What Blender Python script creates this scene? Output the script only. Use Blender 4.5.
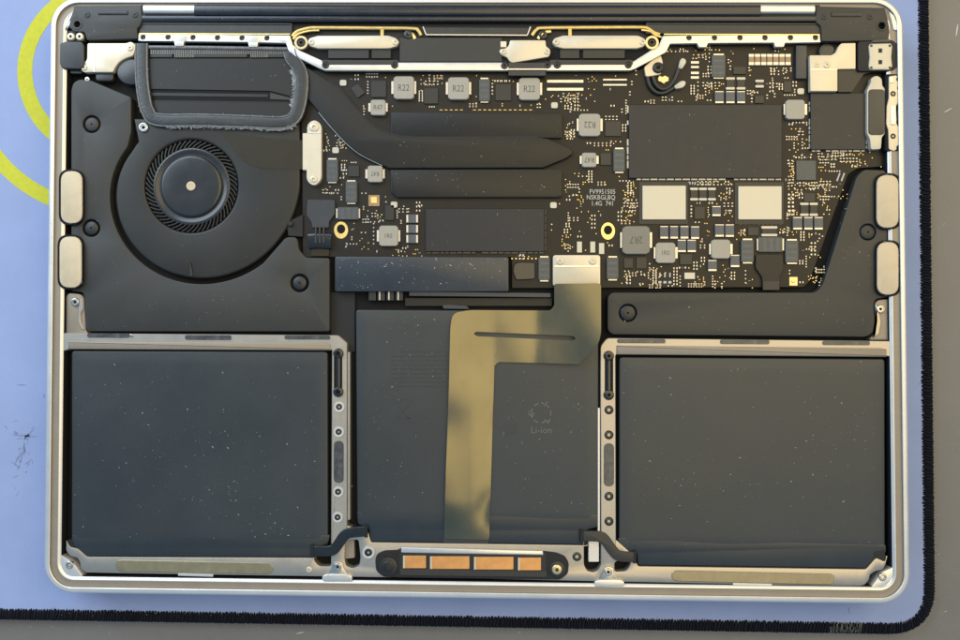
import bpy, bmesh, math, random
from mathutils import Vector, Euler, Matrix
from mathutils.geometry import delaunay_2d_cdt
random.seed(7)
for o in list(bpy.data.objects): bpy.data.objects.remove(o)
scene = bpy.context.scene
COL = scene.collection

# ------------------------------------------------------------------ camera, world, lights, exposure
FPX = 800.0
CAM_LOC = Vector((0.007626, -0.014831, 0.29606)); CAM_ROT = Euler((0.022056, 0.017713, 0.00511))
cam = bpy.data.cameras.new('camera'); camo = bpy.data.objects.new('camera', cam); COL.objects.link(camo)
camo.location = CAM_LOC; camo.rotation_euler = CAM_ROT
cam.sensor_width = 36; cam.lens = FPX/960*36; cam.clip_start = .01; cam.clip_end = 50
scene.camera = camo
w = bpy.data.worlds.new('World'); scene.world = w; w.use_nodes = True
bg = w.node_tree.nodes['Background']; bg.inputs[0].default_value = (.33, .62, 1, 1); bg.inputs[1].default_value = .66
def area(name, loc, target, sx, sy, power, color):
    l = bpy.data.lights.new(name, 'AREA'); l.shape = 'RECTANGLE'; l.size = sx; l.size_y = sy; l.energy = power; l.color = color
    o = bpy.data.objects.new(name, l); COL.objects.link(o); o.location = loc
    o.rotation_euler = (Vector(target)-Vector(loc)).to_track_quat('-Z', 'Y').to_euler(); return o
area('window_light', (-.46, .42, .40), (-.08, .03, 0), .55, .5, 5.6, (.78, .90, 1))
area('ceiling_light', (.58, .34, 1.05), (.05, 0, 0), 1.2, 1.7, 20, (1, .73, .28))
scene.view_settings.view_transform = 'Standard'; scene.view_settings.look = 'None'
scene.view_settings.exposure = 0; scene.view_settings.gamma = 1; scene.view_settings.use_curve_mapping = False
scene.render.engine = 'CYCLES'; scene.render.resolution_x = 1024; scene.render.resolution_y = 683

# ------------------------------------------------------------------ helpers
RM = CAM_ROT.to_matrix(); MM = .001
def P(px, py, z):                       # pixel -> point on the horizontal plane at height z (mm)
    d = RM @ Vector(((px-480)/FPX, (320-py)/FPX, -1)); t = (z*MM-CAM_LOC.z)/d.z
    return CAM_LOC + d*t
def S(z): return (CAM_LOC.z-z*MM)/FPX   # metres per pixel at height z
WL = {}
def mk(name, verts, faces, mats, parent=None, midx=None, smooth=40, origin=None):
    if origin is None:
        n = len(verts)
        mn = [min(v[i] for v in verts) for i in range(3)]; mx = [max(v[i] for v in verts) for i in range(3)]
        origin = Vector(((mn[0]+mx[0])/2, (mn[1]+mx[1])/2, mn[2]))
    me = bpy.data.meshes.new(name)
    me.from_pydata([tuple(Vector(v)-origin) for v in verts], [], faces)
    if not isinstance(mats, (list, tuple)): mats = [mats]
    for m in mats: me.materials.append(M[m])
    if midx: me.polygons.foreach_set('material_index', midx)
    if smooth:
        me.polygons.foreach_set('use_smooth', [abs(p.normal.z) < .9999 for p in me.polygons]); me.set_sharp_from_angle(angle=math.radians(smooth))
    me.update()
    o = bpy.data.objects.new(name, me); COL.objects.link(o)
    return place(o, origin, parent)
def place(o, origin, parent):
    WL[o] = Vector(origin)
    if parent is not None:
        o.parent = parent; o.location = WL[o]-WL[parent]
    else: o.location = origin
    return o
def ccw(p):
    return sum(p[i][0]*p[(i+1) % len(p)][1]-p[(i+1) % len(p)][0]*p[i][1] for i in range(len(p))) > 0
def rounded(pts, r, n=5):
    out = []; N = len(pts)
    for i in range(N):
        p = Vector(pts[i][:2]); a = Vector(pts[i-1][:2]); b = Vector(pts[(i+1) % N][:2])
        rr = pts[i][2] if len(pts[i]) > 2 else r
        if rr <= 0: out.append(tuple(p)); continue
        da = a-p; db = b-p; d = min(rr, da.length*.49, db.length*.49)
        A = p+da.normalized()*d; B = p+db.normalized()*d
        for k in range(n+1):
            t = k/n; out.append(tuple(A*(1-t)**2+p*2*t*(1-t)+B*t*t))
    return out
def inset(lp, b):
    N = len(lp); out = []
    for i in range(N):
        p = Vector(lp[i]); e1 = p-Vector(lp[i-1]); e2 = Vector(lp[(i+1) % N])-p
        n1 = Vector((-e1.y, e1.x)); n2 = Vector((-e2.y, e2.x))
        if n1.length < 1e-9: n1 = n2
        if n2.length < 1e-9: n2 = n1
        n1.normalize(); n2.normalize(); m = n1+n2
        if m.length < .2: m = n1.copy()
        m.normalize(); c = max(.5, m.dot(n1)); out.append(tuple(p+m*b/c))
    return out
def prism(loops, z0, z1, bev=.15, seg=1, zf=None):
    """loops in metres (outer first, then holes); returns verts, faces of a solid plate with softened upper edge"""
    V = []; F = []; top = []
    for k, lp in enumerate(loops):
        lp = list(lp)
        if ccw(lp) != (k == 0): lp = lp[::-1]
        N = len(lp); rings = [(0, z0), (0, z1-bev)]
        if bev > 0:
            for s in range(1, seg+1):
                a = s/seg*math.pi/2; rings.append((bev*(1-math.cos(a)), z1-bev+bev*math.sin(a)))
        base = len(V)
        for (off, z) in rings:
            q = inset(lp, off*MM) if off > 0 else lp
            V += [(x, y, z*MM) for x, y in q]
        R = len(rings)
        for r in range(R-1):
            for i in range(N):
                j = (i+1) % N; F.append((base+r*N+i, base+r*N+j, base+(r+1)*N+j, base+(r+1)*N+i))
        top.append([(base+(R-1)*N+i) for i in range(N)])
    if len(top) == 1: F.append(tuple(top[0]))
    else:
        idx = [i for t in top for i in t]; co = [Vector(V[i][:2])*1000 for i in idx]; ed = []; k = 0; lps = []
        for t in top:
            n = len(t); ed += [(k+i, k+(i+1) % n) for i in range(n)]; lps.append(co[k:k+n]); k += n
        ov, oe, of, o1, o2, o3 = delaunay_2d_cdt(co, ed, [], 0, 1e-6)
        ids = []
        for j, v in enumerate(ov):
            if o1[j] and (ov[j]-co[o1[j][0]]).length < 1e-3: ids.append(idx[o1[j][0]])
            else: V.append((v.x/1000, v.y/1000, z1*MM)); ids.append(len(V)-1)
        def inside(p, lp):
            c = False; n = len(lp)
            for i in range(n):
                a, b = lp[i], lp[i-1]
                if (a.y > p.y) != (b.y > p.y) and p.x < (b.x-a.x)*(p.y-a.y)/(b.y-a.y)+a.x: c = not c
            return c
        for f in of:
            m_ = sum((ov[i] for i in f), Vector((0, 0)))/len(f)
            if inside(m_, lps[0]) and not any(inside(m_, h) for h in lps[1:]):
                q = [ids[i] for i in f]; ar = (V[q[1]][0]-V[q[0]][0])*(V[q[2]][1]-V[q[0]][1])-(V[q[2]][0]-V[q[0]][0])*(V[q[1]][1]-V[q[0]][1])
                F.append(tuple(q) if ar > 0 else tuple(q[::-1]))
    return V, F
def px(pts, z): return [tuple(P(x, y, z).xy) for x, y in pts]
def plate(name, pts, z0, z1, mat, parent, bev=.15, r=0, holes=(), seg=1):
    loops = [px(rounded(pts, r), z1)]+[px(h, z1) for h in holes]
    V, F = prism(loops, z0, z1, bev, seg); return mk(name, V, F, mat, parent)
def rect(x0, y0, x1, y1): return [(x0, y0), (x1, y0), (x1, y1), (x0, y1)]
def box(name, x0, y0, x1, y1, z0, z1, mat, parent, bev=.1, r=0, seg=1):
    return plate(name, rect(x0, y0, x1, y1), z0, z1, mat, parent, bev, r, seg=seg)
def circ(cx, cy, rx, ry=None, n=28):
    ry = ry or rx; return [(cx+rx*math.cos(2*math.pi*i/n), cy+ry*math.sin(2*math.pi*i/n)) for i in range(n)]
def merge(parts):
    V = []; F = []; I = []
    for (v, f, m) in parts:
        b = len(V); V += v; F += [tuple(i+b for i in q) for q in f]; I += [m]*len(f)
    return V, F, I
def sub(pts, z0, z1, bev=.05, m=0, r=0):
    v, f = prism([px(rounded(pts, r) if r else pts, z1)], z0, z1, bev); return (v, f, m)
def lathe(prof, n=28, c=(0, 0)):
    V = []; F = []
    for r, z in prof:
        for i in range(n): a = 2*math.pi*i/n; V.append((c[0]+r*math.cos(a), c[1]+r*math.sin(a), z))
    for k in range(len(prof)-1):
        for i in range(n):
            j = (i+1) % n; F.append((k*n+i, k*n+j, (k+1)*n+j, (k+1)*n+i))
    F.append(tuple((len(prof)-1)*n+i for i in range(n))); return V, F
SCREWS = {}
def screw(cx, cy, r, z, parent, head='steel', name='screw', recess='hole', lobes=5, dish=False, so=.36):
    """fastener: chamfered head with a lobed socket sunk in it; r in pixels, z = top of head (mm)"""
    key = (head, recess, lobes, dish, so)
    if key not in SCREWS:
        n = 40
        def ring(rad, z, lob=0): return [((rad+lob*math.cos(lobes*2*math.pi*i/n))*math.cos(2*math.pi*i/n), (rad+lob*math.cos(lobes*2*math.pi*i/n))*math.sin(2*math.pi*i/n), z) for i in range(n)]
        rr = [ring(.98, -.75), ring(1, -.22), ring(.9, -.06), ring(.8, 0)]
        if dish: rr += [ring(.66, 0), ring(.6, -.16), ring(.36, -.16, .05)]
        else: rr += [ring(so, 0, so*.15)]
        k0 = len(rr); rr += [ring(so*.92, -.3*so/.36, so*.15)]
        V = [v for q in rr for v in q]; F = []; I = []
        for k in range(len(rr)-1):
            for i in range(n):
                j = (i+1) % n; F.append((k*n+i, k*n+j, (k+1)*n+j, (k+1)*n+i)); I.append(1 if k >= k0-1 else 0)
        F.append(tuple((len(rr)-1)*n+i for i in range(n))); I.append(1)
        me = bpy.data.meshes.new(name); me.from_pydata(V, [], F); me.materials.append(M[head]); me.materials.append(M[recess])
        me.polygons.foreach_set('material_index', I); me.polygons.foreach_set('use_smooth', [True]*len(F)); me.set_sharp_from_angle(angle=math.radians(35)); SCREWS[key] = me
    o = bpy.data.objects.new(name, SCREWS[key]); COL.objects.link(o)
    s = r*S(z); o.scale = (s, s, s); o.rotation_euler = (0, 0, random.random()*6)
    return place(o, P(cx, cy, z), parent)
def ringpart(name, cx, cy, r0, r1, z0, z1, mat, parent, ry=1):
    n = 36; V, F = prism([px(circ(cx, cy, r1, r1*ry, n), z1), px(circ(cx, cy, r0, r0*ry, n), z1)], z0, z1, .06); return mk(name, V, F, mat, parent)
def sweep(pts, w, h, z, closed=False, prof=8, taper=None):
    """half-round bead along a pixel path: w px wide, h mm high, top at z"""
    c = [P(x, y, z).xy for x, y in pts]; N = len(c); V = []; F = []
    for i in range(N):
        t = (c[min(i+1, N-1)]-c[max(i-1, 0)]).normalized(); nn = Vector((-t.y, t.x)); ww = w*S(z)/2*(taper(i/(N-1)) if taper else 1)
        for k in range(prof):
            a = math.pi*k/(prof-1); ca = math.cos(a); sa = max(0., math.sin(a))
            q = c[i]+nn*ww*math.copysign(abs(ca)**.75, ca); V.append((q.x, q.y, (z-h+h*sa**.5)*MM))
    for i in range(N-1):
        for k in range(prof-1): F.append((i*prof+k, i*prof+k+1, (i+1)*prof+k+1, (i+1)*prof+k))
    F.append(tuple(range(prof))); F.append(tuple((N-1)*prof+k for k in range(prof))[::-1])
    return V, F
def smooth_path(pts, n=10):
    out = []; N = len(pts)
    for i in range(N-1):
        p0 = Vector(pts[max(i-1, 0)]); p1 = Vector(pts[i]); p2 = Vector(pts[i+1]); p3 = Vector(pts[min(i+2, N-1)])
        for k in range(n):
            t = k/n; out.append(tuple(.5*((2*p1)+(p2-p0)*t+(2*p0-5*p1+4*p2-p3)*t*t+(3*p1-p0-3*p2+p3)*t**3)))
    out.append(tuple(pts[-1])); return out
def warp(o, fn, step=2.5):
    """cut a sheet into a fine grid and let it sag and bulge: fn(x, y) -> dz in mm (scene metres in)"""
    bm = bmesh.new(); bm.from_mesh(o.data); org = WL[o]
    for ax in (0, 1):
        lo = min(v.co[ax] for v in bm.verts); hi = max(v.co[ax] for v in bm.verts); c = lo+step*MM*.5
        while c < hi:
            n_ = [0, 0, 0]; n_[ax] = 1; p = [0, 0, 0]; p[ax] = c
            bmesh.ops.bisect_plane(bm, geom=bm.verts[:]+bm.edges[:]+bm.faces[:], plane_co=p, plane_no=n_); c += step*MM
    zt = max(v.co.z for v in bm.verts)
    for v in bm.verts:
        if v.co.z > zt*.6: v.co.z += fn(v.co.x+org.x, v.co.y+org.y)*MM
    bm.to_mesh(o.data); bm.free(); o.data.polygons.foreach_set('use_smooth', [True]*len(o.data.polygons)); o.data.set_sharp_from_angle(angle=math.radians(40))
FONT = {}
def text_faces(body, cx, cy, hpx, z, rot=0, sx=1.0):
    """flat printed characters as faces centred on a pixel; hpx = letter height in px"""
    if body not in FONT:
        cu = bpy.data.curves.new('t', 'FONT'); cu.body = body; cu.resolution_u = 2; cu.align_x = 'LEFT'
        ob = bpy.data.objects.new('t', cu); COL.objects.link(ob); bpy.context.view_layer.update()
        me = bpy.data.meshes.new_from_object(ob.evaluated_get(bpy.context.evaluated_depsgraph_get()))
        V = [v.co.copy() for v in me.vertices]; F = [tuple(p.vertices) for p in me.polygons]
        bpy.data.objects.remove(ob); bpy.data.curves.remove(cu); bpy.data.meshes.remove(me); FONT[body] = (V, F)
    V, F = FONT[body]; x0 = min(v.x for v in V); x1 = max(v.x for v in V); y0 = min(v.y for v in V); y1 = max(v.y for v in V)
    s = hpx*S(z)/.69; c = P(cx, cy, z); R = Matrix.Rotation(rot, 2); out = []
    for v in V:
        q = R @ Vector(((v.x-(x0+x1)/2)*s*sx, (v.y-(y0+y1)/2)*s)); out.append((c.x+q.x, c.y+q.y, z*MM))
    return out, F

# ------------------------------------------------------------------ materials
M = {}
def mat(name, col, rough=.5, metal=0., var=.12, vs=300., bump=0., bs=2500., spec=.5, rvar=.08, spot=0., spotcol=None, spotscale=120., coat=0.):
    m = bpy.data.materials.new(name); m.use_nodes = True; nt = m.node_tree; b = nt.nodes['Principled BSDF']; L = nt.links
    b.inputs['Metallic'].default_value = metal; b.inputs['Specular IOR Level'].default_value = spec; b.inputs['Coat Weight'].default_value = coat; b.inputs['Coat Roughness'].default_value = .15
    tc = nt.nodes.new('ShaderNodeTexCoord')
    no = nt.nodes.new('ShaderNodeTexNoise'); no.inputs['Scale'].default_value = vs; no.inputs['Detail'].default_value = 6; no.inputs['Roughness'].default_value = .65; L.new(tc.outputs['Object'], no.inputs['Vector'])
    cr = nt.nodes.new('ShaderNodeMix'); cr.data_type = 'RGBA'
    cr.inputs[6].default_value = (*[c*(1-var) for c in col], 1); cr.inputs[7].default_value = (*[min(1, c*(1+var)) for c in col], 1)
    mr = nt.nodes.new('ShaderNodeMapRange'); mr.inputs[1].default_value = .3; mr.inputs[2].default_value = .7; L.new(no.outputs['Fac'], mr.inputs[0]); L.new(mr.outputs[0], cr.inputs[0])
    out = cr.outputs[2]
    if spot > 0:
        n2 = nt.nodes.new('ShaderNodeTexNoise'); n2.inputs['Scale'].default_value = spotscale; n2.inputs['Detail'].default_value = 8; n2.inputs['Roughness'].default_value = .75; L.new(tc.outputs['Object'], n2.inputs['Vector'])
        m2 = nt.nodes.new('ShaderNodeMapRange'); m2.inputs[1].default_value = .58; m2.inputs[2].default_value = .74; m2.inputs[4].default_value = spot; L.new(n2.outputs['Fac'], m2.inputs[0])
        x = nt.nodes.new('ShaderNodeMix'); x.data_type = 'RGBA'; x.inputs[7].default_value = (*spotcol, 1); L.new(m2.outputs[0], x.inputs[0]); L.new(out, x.inputs[6]); out = x.outputs[2]
    L.new(out, b.inputs['Base Color'])
    r2 = nt.nodes.new('ShaderNodeMapRange'); r2.inputs[3].default_value = max(.03, rough-rvar); r2.inputs[4].default_value = min(1, rough+rvar); L.new(no.outputs['Fac'], r2.inputs[0]); L.new(r2.outputs[0], b.inputs['Roughness'])
    if bump > 0:
        nb = nt.nodes.new('ShaderNodeTexNoise'); nb.inputs['Scale'].default_value = bs; nb.inputs['Detail'].default_value = 3; L.new(tc.outputs['Object'], nb.inputs['Vector'])
        bu = nt.nodes.new('ShaderNodeBump'); bu.inputs['Strength'].default_value = bump; bu.inputs['Distance'].default_value = .0002; L.new(nb.outputs['Fac'], bu.inputs['Height']); L.new(bu.outputs[0], b.inputs['Normal'])
    M[name] = m; return m
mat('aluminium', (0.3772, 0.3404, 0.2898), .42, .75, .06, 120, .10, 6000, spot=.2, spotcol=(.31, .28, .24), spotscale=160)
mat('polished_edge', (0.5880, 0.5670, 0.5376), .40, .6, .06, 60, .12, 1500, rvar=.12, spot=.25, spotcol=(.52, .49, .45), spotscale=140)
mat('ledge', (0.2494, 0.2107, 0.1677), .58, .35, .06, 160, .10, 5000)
mat('nickel', (.55, .485, .37), .46, .45, .05, 300, .08, 5000, spot=.15, spotcol=(.47, .41, .31), spotscale=200)
mat('pad_steel', (.50, .41, .28), .62, .15, .07, 220, .10, 4000)
mat('steel', (.46, .44, .40), .32, .95, .08, 900)
mat('white_steel', (.64, .61, .56), .36, .7, .04, 300)
mat('brass', (.60, .47, .26), .36, .8, .10, 700)
mat('gold', (.80, .58, .22), .34, .85, .12, 700)
mat('gold_flex', (.55, .40, .14), .40, .6, .22, 400)
mat('copper', (0.6820, 0.3220, 0.1040), .38, .6, .10, 260, .05, 3000)
mat('fan_hub', (.022, .022, .022), .24, .1, .10, 300, rvar=.05)
mat('hole', (.005, .005, .0055), .7, spec=.2)
mat('black', (.008, .008, .009), .55, 0, .2, 500, spec=.35)
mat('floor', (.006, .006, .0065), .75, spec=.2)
mat('speaker', (0.0245, 0.0234, 0.0205), .50, 0, .14, 35, .22, 5200, rvar=.11, spec=.42)
mat('fan_plastic', (0.0146, 0.0136, 0.0107), .42, 0, .16, 35, .16, 5200, rvar=.11, spec=.38)
mat('fan_dark', (.022, .022, .023), .42, 0, .15, 400)
mat('hub', (.024, .0245, .025), .33, .1, .10, 300, rvar=.05)
mat('battery', (0.0206, 0.0248, 0.0273), .44, 0, .16, 22, .16, 3800, rvar=.13, spec=.5)
mat('battery_flap', (0.0194, 0.0235, 0.0260), .40, 0, .16, 30, .12, 1800, rvar=.12, spec=.5)
mat('slate', (0.0160, 0.0195, 0.0252), .42, 0, .16, 60, .10, 3000, spec=.6, rvar=.10)
mat('chip', (0.0078, 0.0089, 0.0137), .44, 0, .10, 180, .10, 5000, spec=.42)
mat('package', (0.0096, 0.0096, 0.0092), .45, 0, .18, 700)
mat('tantalum', (.050, .056, .054), .46, 0, .22, 900)
mat('blue_cap', (.060, .066, .078), .42, 0, .22, 900)
mat('ceramic', (.30, .185, .095), .45, 0, .2, 900)
mat('pcb', (0.0083, 0.0061, 0.0039), .46, 0, .30, 420, .10, 2600, spot=.3, spotcol=(.026, .018, .010), spotscale=350, spec=.3)
mat('heatsink', (0.0086, 0.0074, 0.0053), .46, 0, .2, 45, .14, 4500, rvar=.12, spec=.36)
mat('rubber', (.0185, .019, .019), .36, 0, .25, 200, .3, 900, spot=.4, spotcol=(.06, .063, .066), spotscale=420)
mat('gasket_edge', (0.1045, 0.1083, 0.1102), .32, 0, .4, 700, .4, 1500)
mat('residue', (0.5200, 0.5460, 0.5720), .5, 0, .4, 1500, .5, 2500)
mat('inductor', (.29, .27, .23), .55, .25, .07, 900, .15, 5000)
mat('inductor_dark', (.17, .16, .135), .55, .25, .07, 900, .15, 5000)
mat('tin', (0.5580, 0.5220, 0.4590), .38, .75, .15, 1500)
mat('shield', (.43, .41, .35), .45, .45, .04, 500, spot=.2, spotcol=(.38, .35, .29), spotscale=300)
mat('print_dark', (.06, .058, .05), .6)
mat('silk', (.42, .40, .36), .6)
mat('print_faint', (.090, .092, .088), .5)
mat('print_dim', (0.0162, 0.0203, 0.0236), .46)
mat('dust', (0.2952, 0.3034, 0.3034), .8, 0, .3, 3000)
mat('fin_metal', (.15, .145, .13), .4, .5, .2, 900)
mat('hinge_black', (.012, .013, .018), .26, 0, .2, 200)
mat('hinge_grey', (.020, .020, .019), .5, 0, .3, 300, .25, 1500, spot=.3, spotcol=(.08, .08, .075), spotscale=300)
mat('gloss_black', (.012, .013, .014), .20, 0, .2, 300)
mat('hazy_black', (.05, .05, .05), .30, 0, .5, 500, .4, 900, spot=.5, spotcol=(.22, .22, .21), spotscale=420)
mat('bronze_strip', (.30, .25, .15), .42, .7, .10, 300, .1, 3000)
mat('lid', (.50, .50, .50), .4, .8, .03, 100)
mat('yellow', (0.4560, 0.4560, 0.0455), .85, 0, .08, 500, .25, 4500, spec=.15)
mat('stitch', (.008, .009, .014), .9, 0, .5, 1800, .3, 5000, spec=.12)
mat('stitch_worn', (.075, .075, .068), .9, 0, .5, 1500)
mat('smudge', (.155, .195, .32), .85, 0, .4, 600)
mat('hair', (.55, .56, .58), .7)
mat('desk', (0.1364, 0.1294, 0.1214), .50, 0, .06, 60, .25, 1400, spot=.35, spotcol=(.20, .19, .18), spotscale=220)
# woven blue cloth
m = mat('cloth', (.235, .295, .495), .88, 0, .05, 45, .35, 3200, spec=.2)
# olive-gold polyimide flex: crumpled so it catches the lamp in patches
m = mat('flex', (.135, .123, .080), .19, .8, .12, 60, 0, spec=.5, rvar=.06)
nt = m.node_tree; b = nt.nodes['Principled BSDF']; tc = nt.nodes.new('ShaderNodeTexCoord')
nb = nt.nodes.new('ShaderNodeTexNoise'); nb.inputs['Scale'].default_value = 45; nb.inputs['Detail'].default_value = .5
mp = nt.nodes.new('ShaderNodeMapping'); mp.inputs['Scale'].default_value = (1, .75, 1)
bu = nt.nodes.new('ShaderNodeBump'); bu.inputs['Strength'].default_value = .13; bu.inputs['Distance'].default_value = .0012
nt.links.new(tc.outputs['Object'], mp.inputs[0]); nt.links.new(mp.outputs[0], nb.inputs['Vector']); nt.links.new(nb.outputs['Fac'], bu.inputs['Height']); nt.links.new(bu.outputs[0], b.inputs['Normal'])
# thin brown translucent ribbon over the fan
m = mat('ribbon', (.030, .0235, .0105), .42, 0, .1, 200, spec=.35); M['ribbon'].node_tree.nodes['Principled BSDF'].inputs['Alpha'].default_value = .7

# ------------------------------------------------------------------ setting: desk, mat
def quad(name, x0, y0, x1, y1, z, mt): return mk(name, [(x0, y0, z), (x1, y0, z), (x1, y1, z), (x0, y1, z)], [(0, 1, 2, 3)], mt, None, origin=Vector((0, 0, z)))
DZ = -4.0
desk = quad('desk', -1.2, -.8, 1.2, .8, DZ*MM, 'desk'); desk['kind'] = 'structure'; desk['label'] = 'grey speckled desk top beneath the blue mat'
A = P(0, 614, 0); B = P(860, 628, 0); tdir = (B-A).normalized(); edge_x = P(927.5, 330, 0)
# mat outline: bottom edge runs along the photographed line, right edge upright, rounded corner
BL = A-tdir*.45; cr_ = 15*MM
t_ = (edge_x.x-A.x)/tdir.x; BR = A+tdir*t_; TR = Vector((edge_x.x-.0015, .34, 0)); TL = Vector((BL.x, .34, 0))
outl = []
for i, p in enumerate((BL, BR, TR, TL)):
    pts = (BL, BR, TR, TL); a = pts[i-1]; c = pts[(i+1) % 4]; u = (a-p).normalized()*cr_; v = (c-p).normalized()*cr_
    for k in range(13):
        t = k/12; q = p+u*(1-t)**2+v*t*t; outl.append((q.x, q.y))
V, F = prism([outl], DZ+.02, 0, .3)
mouse_mat = mk('mouse_mat', V, F, 'cloth', None); mouse_mat['label'] = 'blue cloth desk mat with yellow rings and black stitched edge'; mouse_mat['category'] = 'mat'
# stitched border: ribbed bead of thread all round the outline
def resample(lp, step):
    out = []; N = len(lp); acc = 0
    for i in range(N):
        a = Vector(lp[i]); b_ = Vector(lp[(i+1) % N]); L = (b_-a).length; d = -acc
        while d+step <= L:
            d += step; out.append(a+(b_-a)*(d/L))
        acc = L-d
    return out
sp = resample(outl, .00025); N = len(sp); V = []; F = []; I = []; K = 8
WX0, WX1 = P(829, 628, 0).x, P(861, 628, 0).x
for i, c in enumerate(sp):
    t = (sp[(i+1) % N]-sp[i-1]).normalized(); nn = Vector((-t.y, t.x)); 
    if i == 0 or cnt <= 0:
        cnt = random.choice((3, 4, 4, 5)); jw = random.uniform(.95, 1.05); jz = random.uniform(-.25, .15); sk = random.uniform(.0001, .0007); ph = 1
    else: ph = 0
    cnt -= 1; rib = .70 if ph else 1.0
    for k in range(K):
        a = math.pi*k/(K-1); ww = 2.35*MM*(jw if k in (0, 1, K-1) else 1)
        q = c+nn*ww*math.cos(a)*(1.02 if ph == 0 else .92)+t*(sk*math.cos(a)); V.append((q.x, q.y, (-1.2+(2.05+jz)*max(0., math.sin(a))**.7*rib)*MM))
for i in range(N):
    j = (i+1) % N
    for k in range(K-1):
        F.append((i*K+k, i*K+k+1, j*K+k+1, j*K+k)); I.append(1 if (WX0 < sp[i].x < WX1 and sp[i].y < -.09 and random.random() < .5) else 0)
st = mk('stitched_edge', V, [f[::-1] for f in F], ['stitch', 'stitch_worn'], mouse_mat, I)
V = []; F = []
for k in range(5200):                                      # stray fibres standing off the thread
    c = random.choice(sp); i = random.uniform(-1, 1); t = Vector((random.gauss(0, 1), random.gauss(0, 1))).normalized(); q = c+Vector((random.uniform(-2.4, 2.4), random.uniform(-2.4, 2.4)))*MM
    if not (-.17 < q.x < .2 and -.13 < q.y < .13): continue
    L = random.uniform(.4, 1.3)*MM; n_ = Vector((-t.y, t.x))*.00006; z = random.uniform(-.1, .8)*MM; b0 = len(V)
    V += [(*(q+n_), z), (*(q-n_), z), (*(q+t*L), z+random.uniform(-.2, .25)*MM)]; F.append((b0, b0+1, b0+2))
fz = mk('stitch_fuzz', V, F, 'stitch', mouse_mat, smooth=0); fz['kind'] = 'stuff'
RC = P(106.5, 69.5, 0)
for k, (r0, r1) in enumerate(((76, 91.5), (135, 150))):
    n = 140; V = []
    for r in (r0, r1):
        for i in range(n): a = 2*math.pi*i/n; V.append((RC.x+r*S(0)*math.cos(a), RC.y+r*S(0)*math.sin(a), .00006))
    mk('printed_ring', V, [(i, n+i, n+(i+1) % n, (i+1) % n) for i in range(n)], 'yellow', mouse_mat)
def streaks(name, items, z, mt, parent):
    V = []; F = []
    for (x, y, L, wd, ang) in items:
        c = P(x, y, z); s = S(z); u = Vector((math.cos(ang), math.sin(ang), 0)); n_ = Vector((-u.y, u.x, 0)); b0 = len(V)
        for k in range(7):
            t = k/6*2-1; ww = wd*s/2*(1-t*t)+.00001; q = c+u*t*L*s/2+n_*random.uniform(-.2, .2)*wd*s
            V += [tuple(q+n_*ww), tuple(q-n_*ww)]
        for k in range(6): F.append((b0+2*k, b0+2*k+1, b0+2*k+3, b0+2*k+2))
    return mk(name, V, F, mt, parent)
streaks('grease_smudge', [(27, 437, 8, 5, .5), (25, 436, 28, 1.1, -.05), (29, 434, 16, 1.2, .8), (16, 433, 6, 3.0, 2.6), (22, 455, 22, 1.5, 1.35), (18, 458, 14, 1.6, 1.1), (24, 447, 12, 1.3, 1.6), (17, 466, 7, 1.3, 2.6), (22, 385, 10, .9, 0), (28, 462, 9, .8, .6), (44, 396, 4, 1.2, 1.4), (849, 611, 7, 1, 1.7)]+[(24+random.gauss(0, 7), 452+random.gauss(0, 14), random.uniform(2, 7), random.uniform(.3, .9), random.uniform(0, 3)) for _ in range(26)], .05, 'smudge', mouse_mat)

# ------------------------------------------------------------------ laptop root, lid, case
root = bpy.data.objects.new('laptop', None); COL.objects.link(root); root.empty_display_size = .05; WL[root] = Vector((0, 0, 0))
root['label'] = 'silver laptop lying face down on the blue mat with its bottom cover off'; root['category'] = 'laptop'
W_, H_ = 304.1, 212.4
CQ = [P(50, -3.5, 14), P(903.5, -3.5, 14), P(911, 605, 14), P(43, 593.5, 14)]   # TL TR BR BL
def lapmap(x, y):                                                               # mm from the centre -> scene
    u = x/W_+.5; v = .5-y/H_
    q = CQ[0]*(1-u)*(1-v)+CQ[1]*u*(1-v)+CQ[2]*u*v+CQ[3]*(1-u)*v; return q.x, q.y
def rr_loop(off, r, n=10):
    hx, hy = W_/2-off, H_/2-off; r = max(r-off, 1.2); out = []
    for cx, cy, a0 in ((hx-r, hy-r, 0), (-hx+r, hy-r, 90), (-hx+r, -hy+r, 180), (hx-r, -hy+r, 270)):
        for k in range(n+1):
            a = math.radians(a0+90*k/n); out.append(lapmap(cx+r*math.cos(a), cy+r*math.sin(a)))
    return out
def ringsolid(prof, r, closed_profile=False):
    V = []; F = []; n = None; I = []
    for off, z in prof:
        lp = rr_loop(off, r); n = len(lp); V += [(x, y, z*MM) for x, y in lp]
    for k in range(len(prof)-1):
        for i in range(n):
            j = (i+1) % n; F.append((k*n+i, k*n+j, (k+1)*n+j, (k+1)*n+i)); I.append(k)
    return V, F, I
V, F, I = ringsolid([(3, .05), (.9, .35), (.35, 1.3), (.3, 4.6), (.6, 5.2), (8, 5.2)], 10.5)
mk('display_lid', V, F, 'lid', root)
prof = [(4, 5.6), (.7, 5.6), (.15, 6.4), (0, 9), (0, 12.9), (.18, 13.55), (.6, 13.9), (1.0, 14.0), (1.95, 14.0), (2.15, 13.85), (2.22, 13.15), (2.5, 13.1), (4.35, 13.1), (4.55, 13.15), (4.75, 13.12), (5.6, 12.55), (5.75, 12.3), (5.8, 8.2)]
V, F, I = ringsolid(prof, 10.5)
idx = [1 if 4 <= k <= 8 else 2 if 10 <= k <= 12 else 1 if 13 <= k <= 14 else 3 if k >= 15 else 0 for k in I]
case = mk('case', V, F, ['aluminium', 'polished_edge', 'ledge', 'floor'], root, idx, smooth=32)
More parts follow.
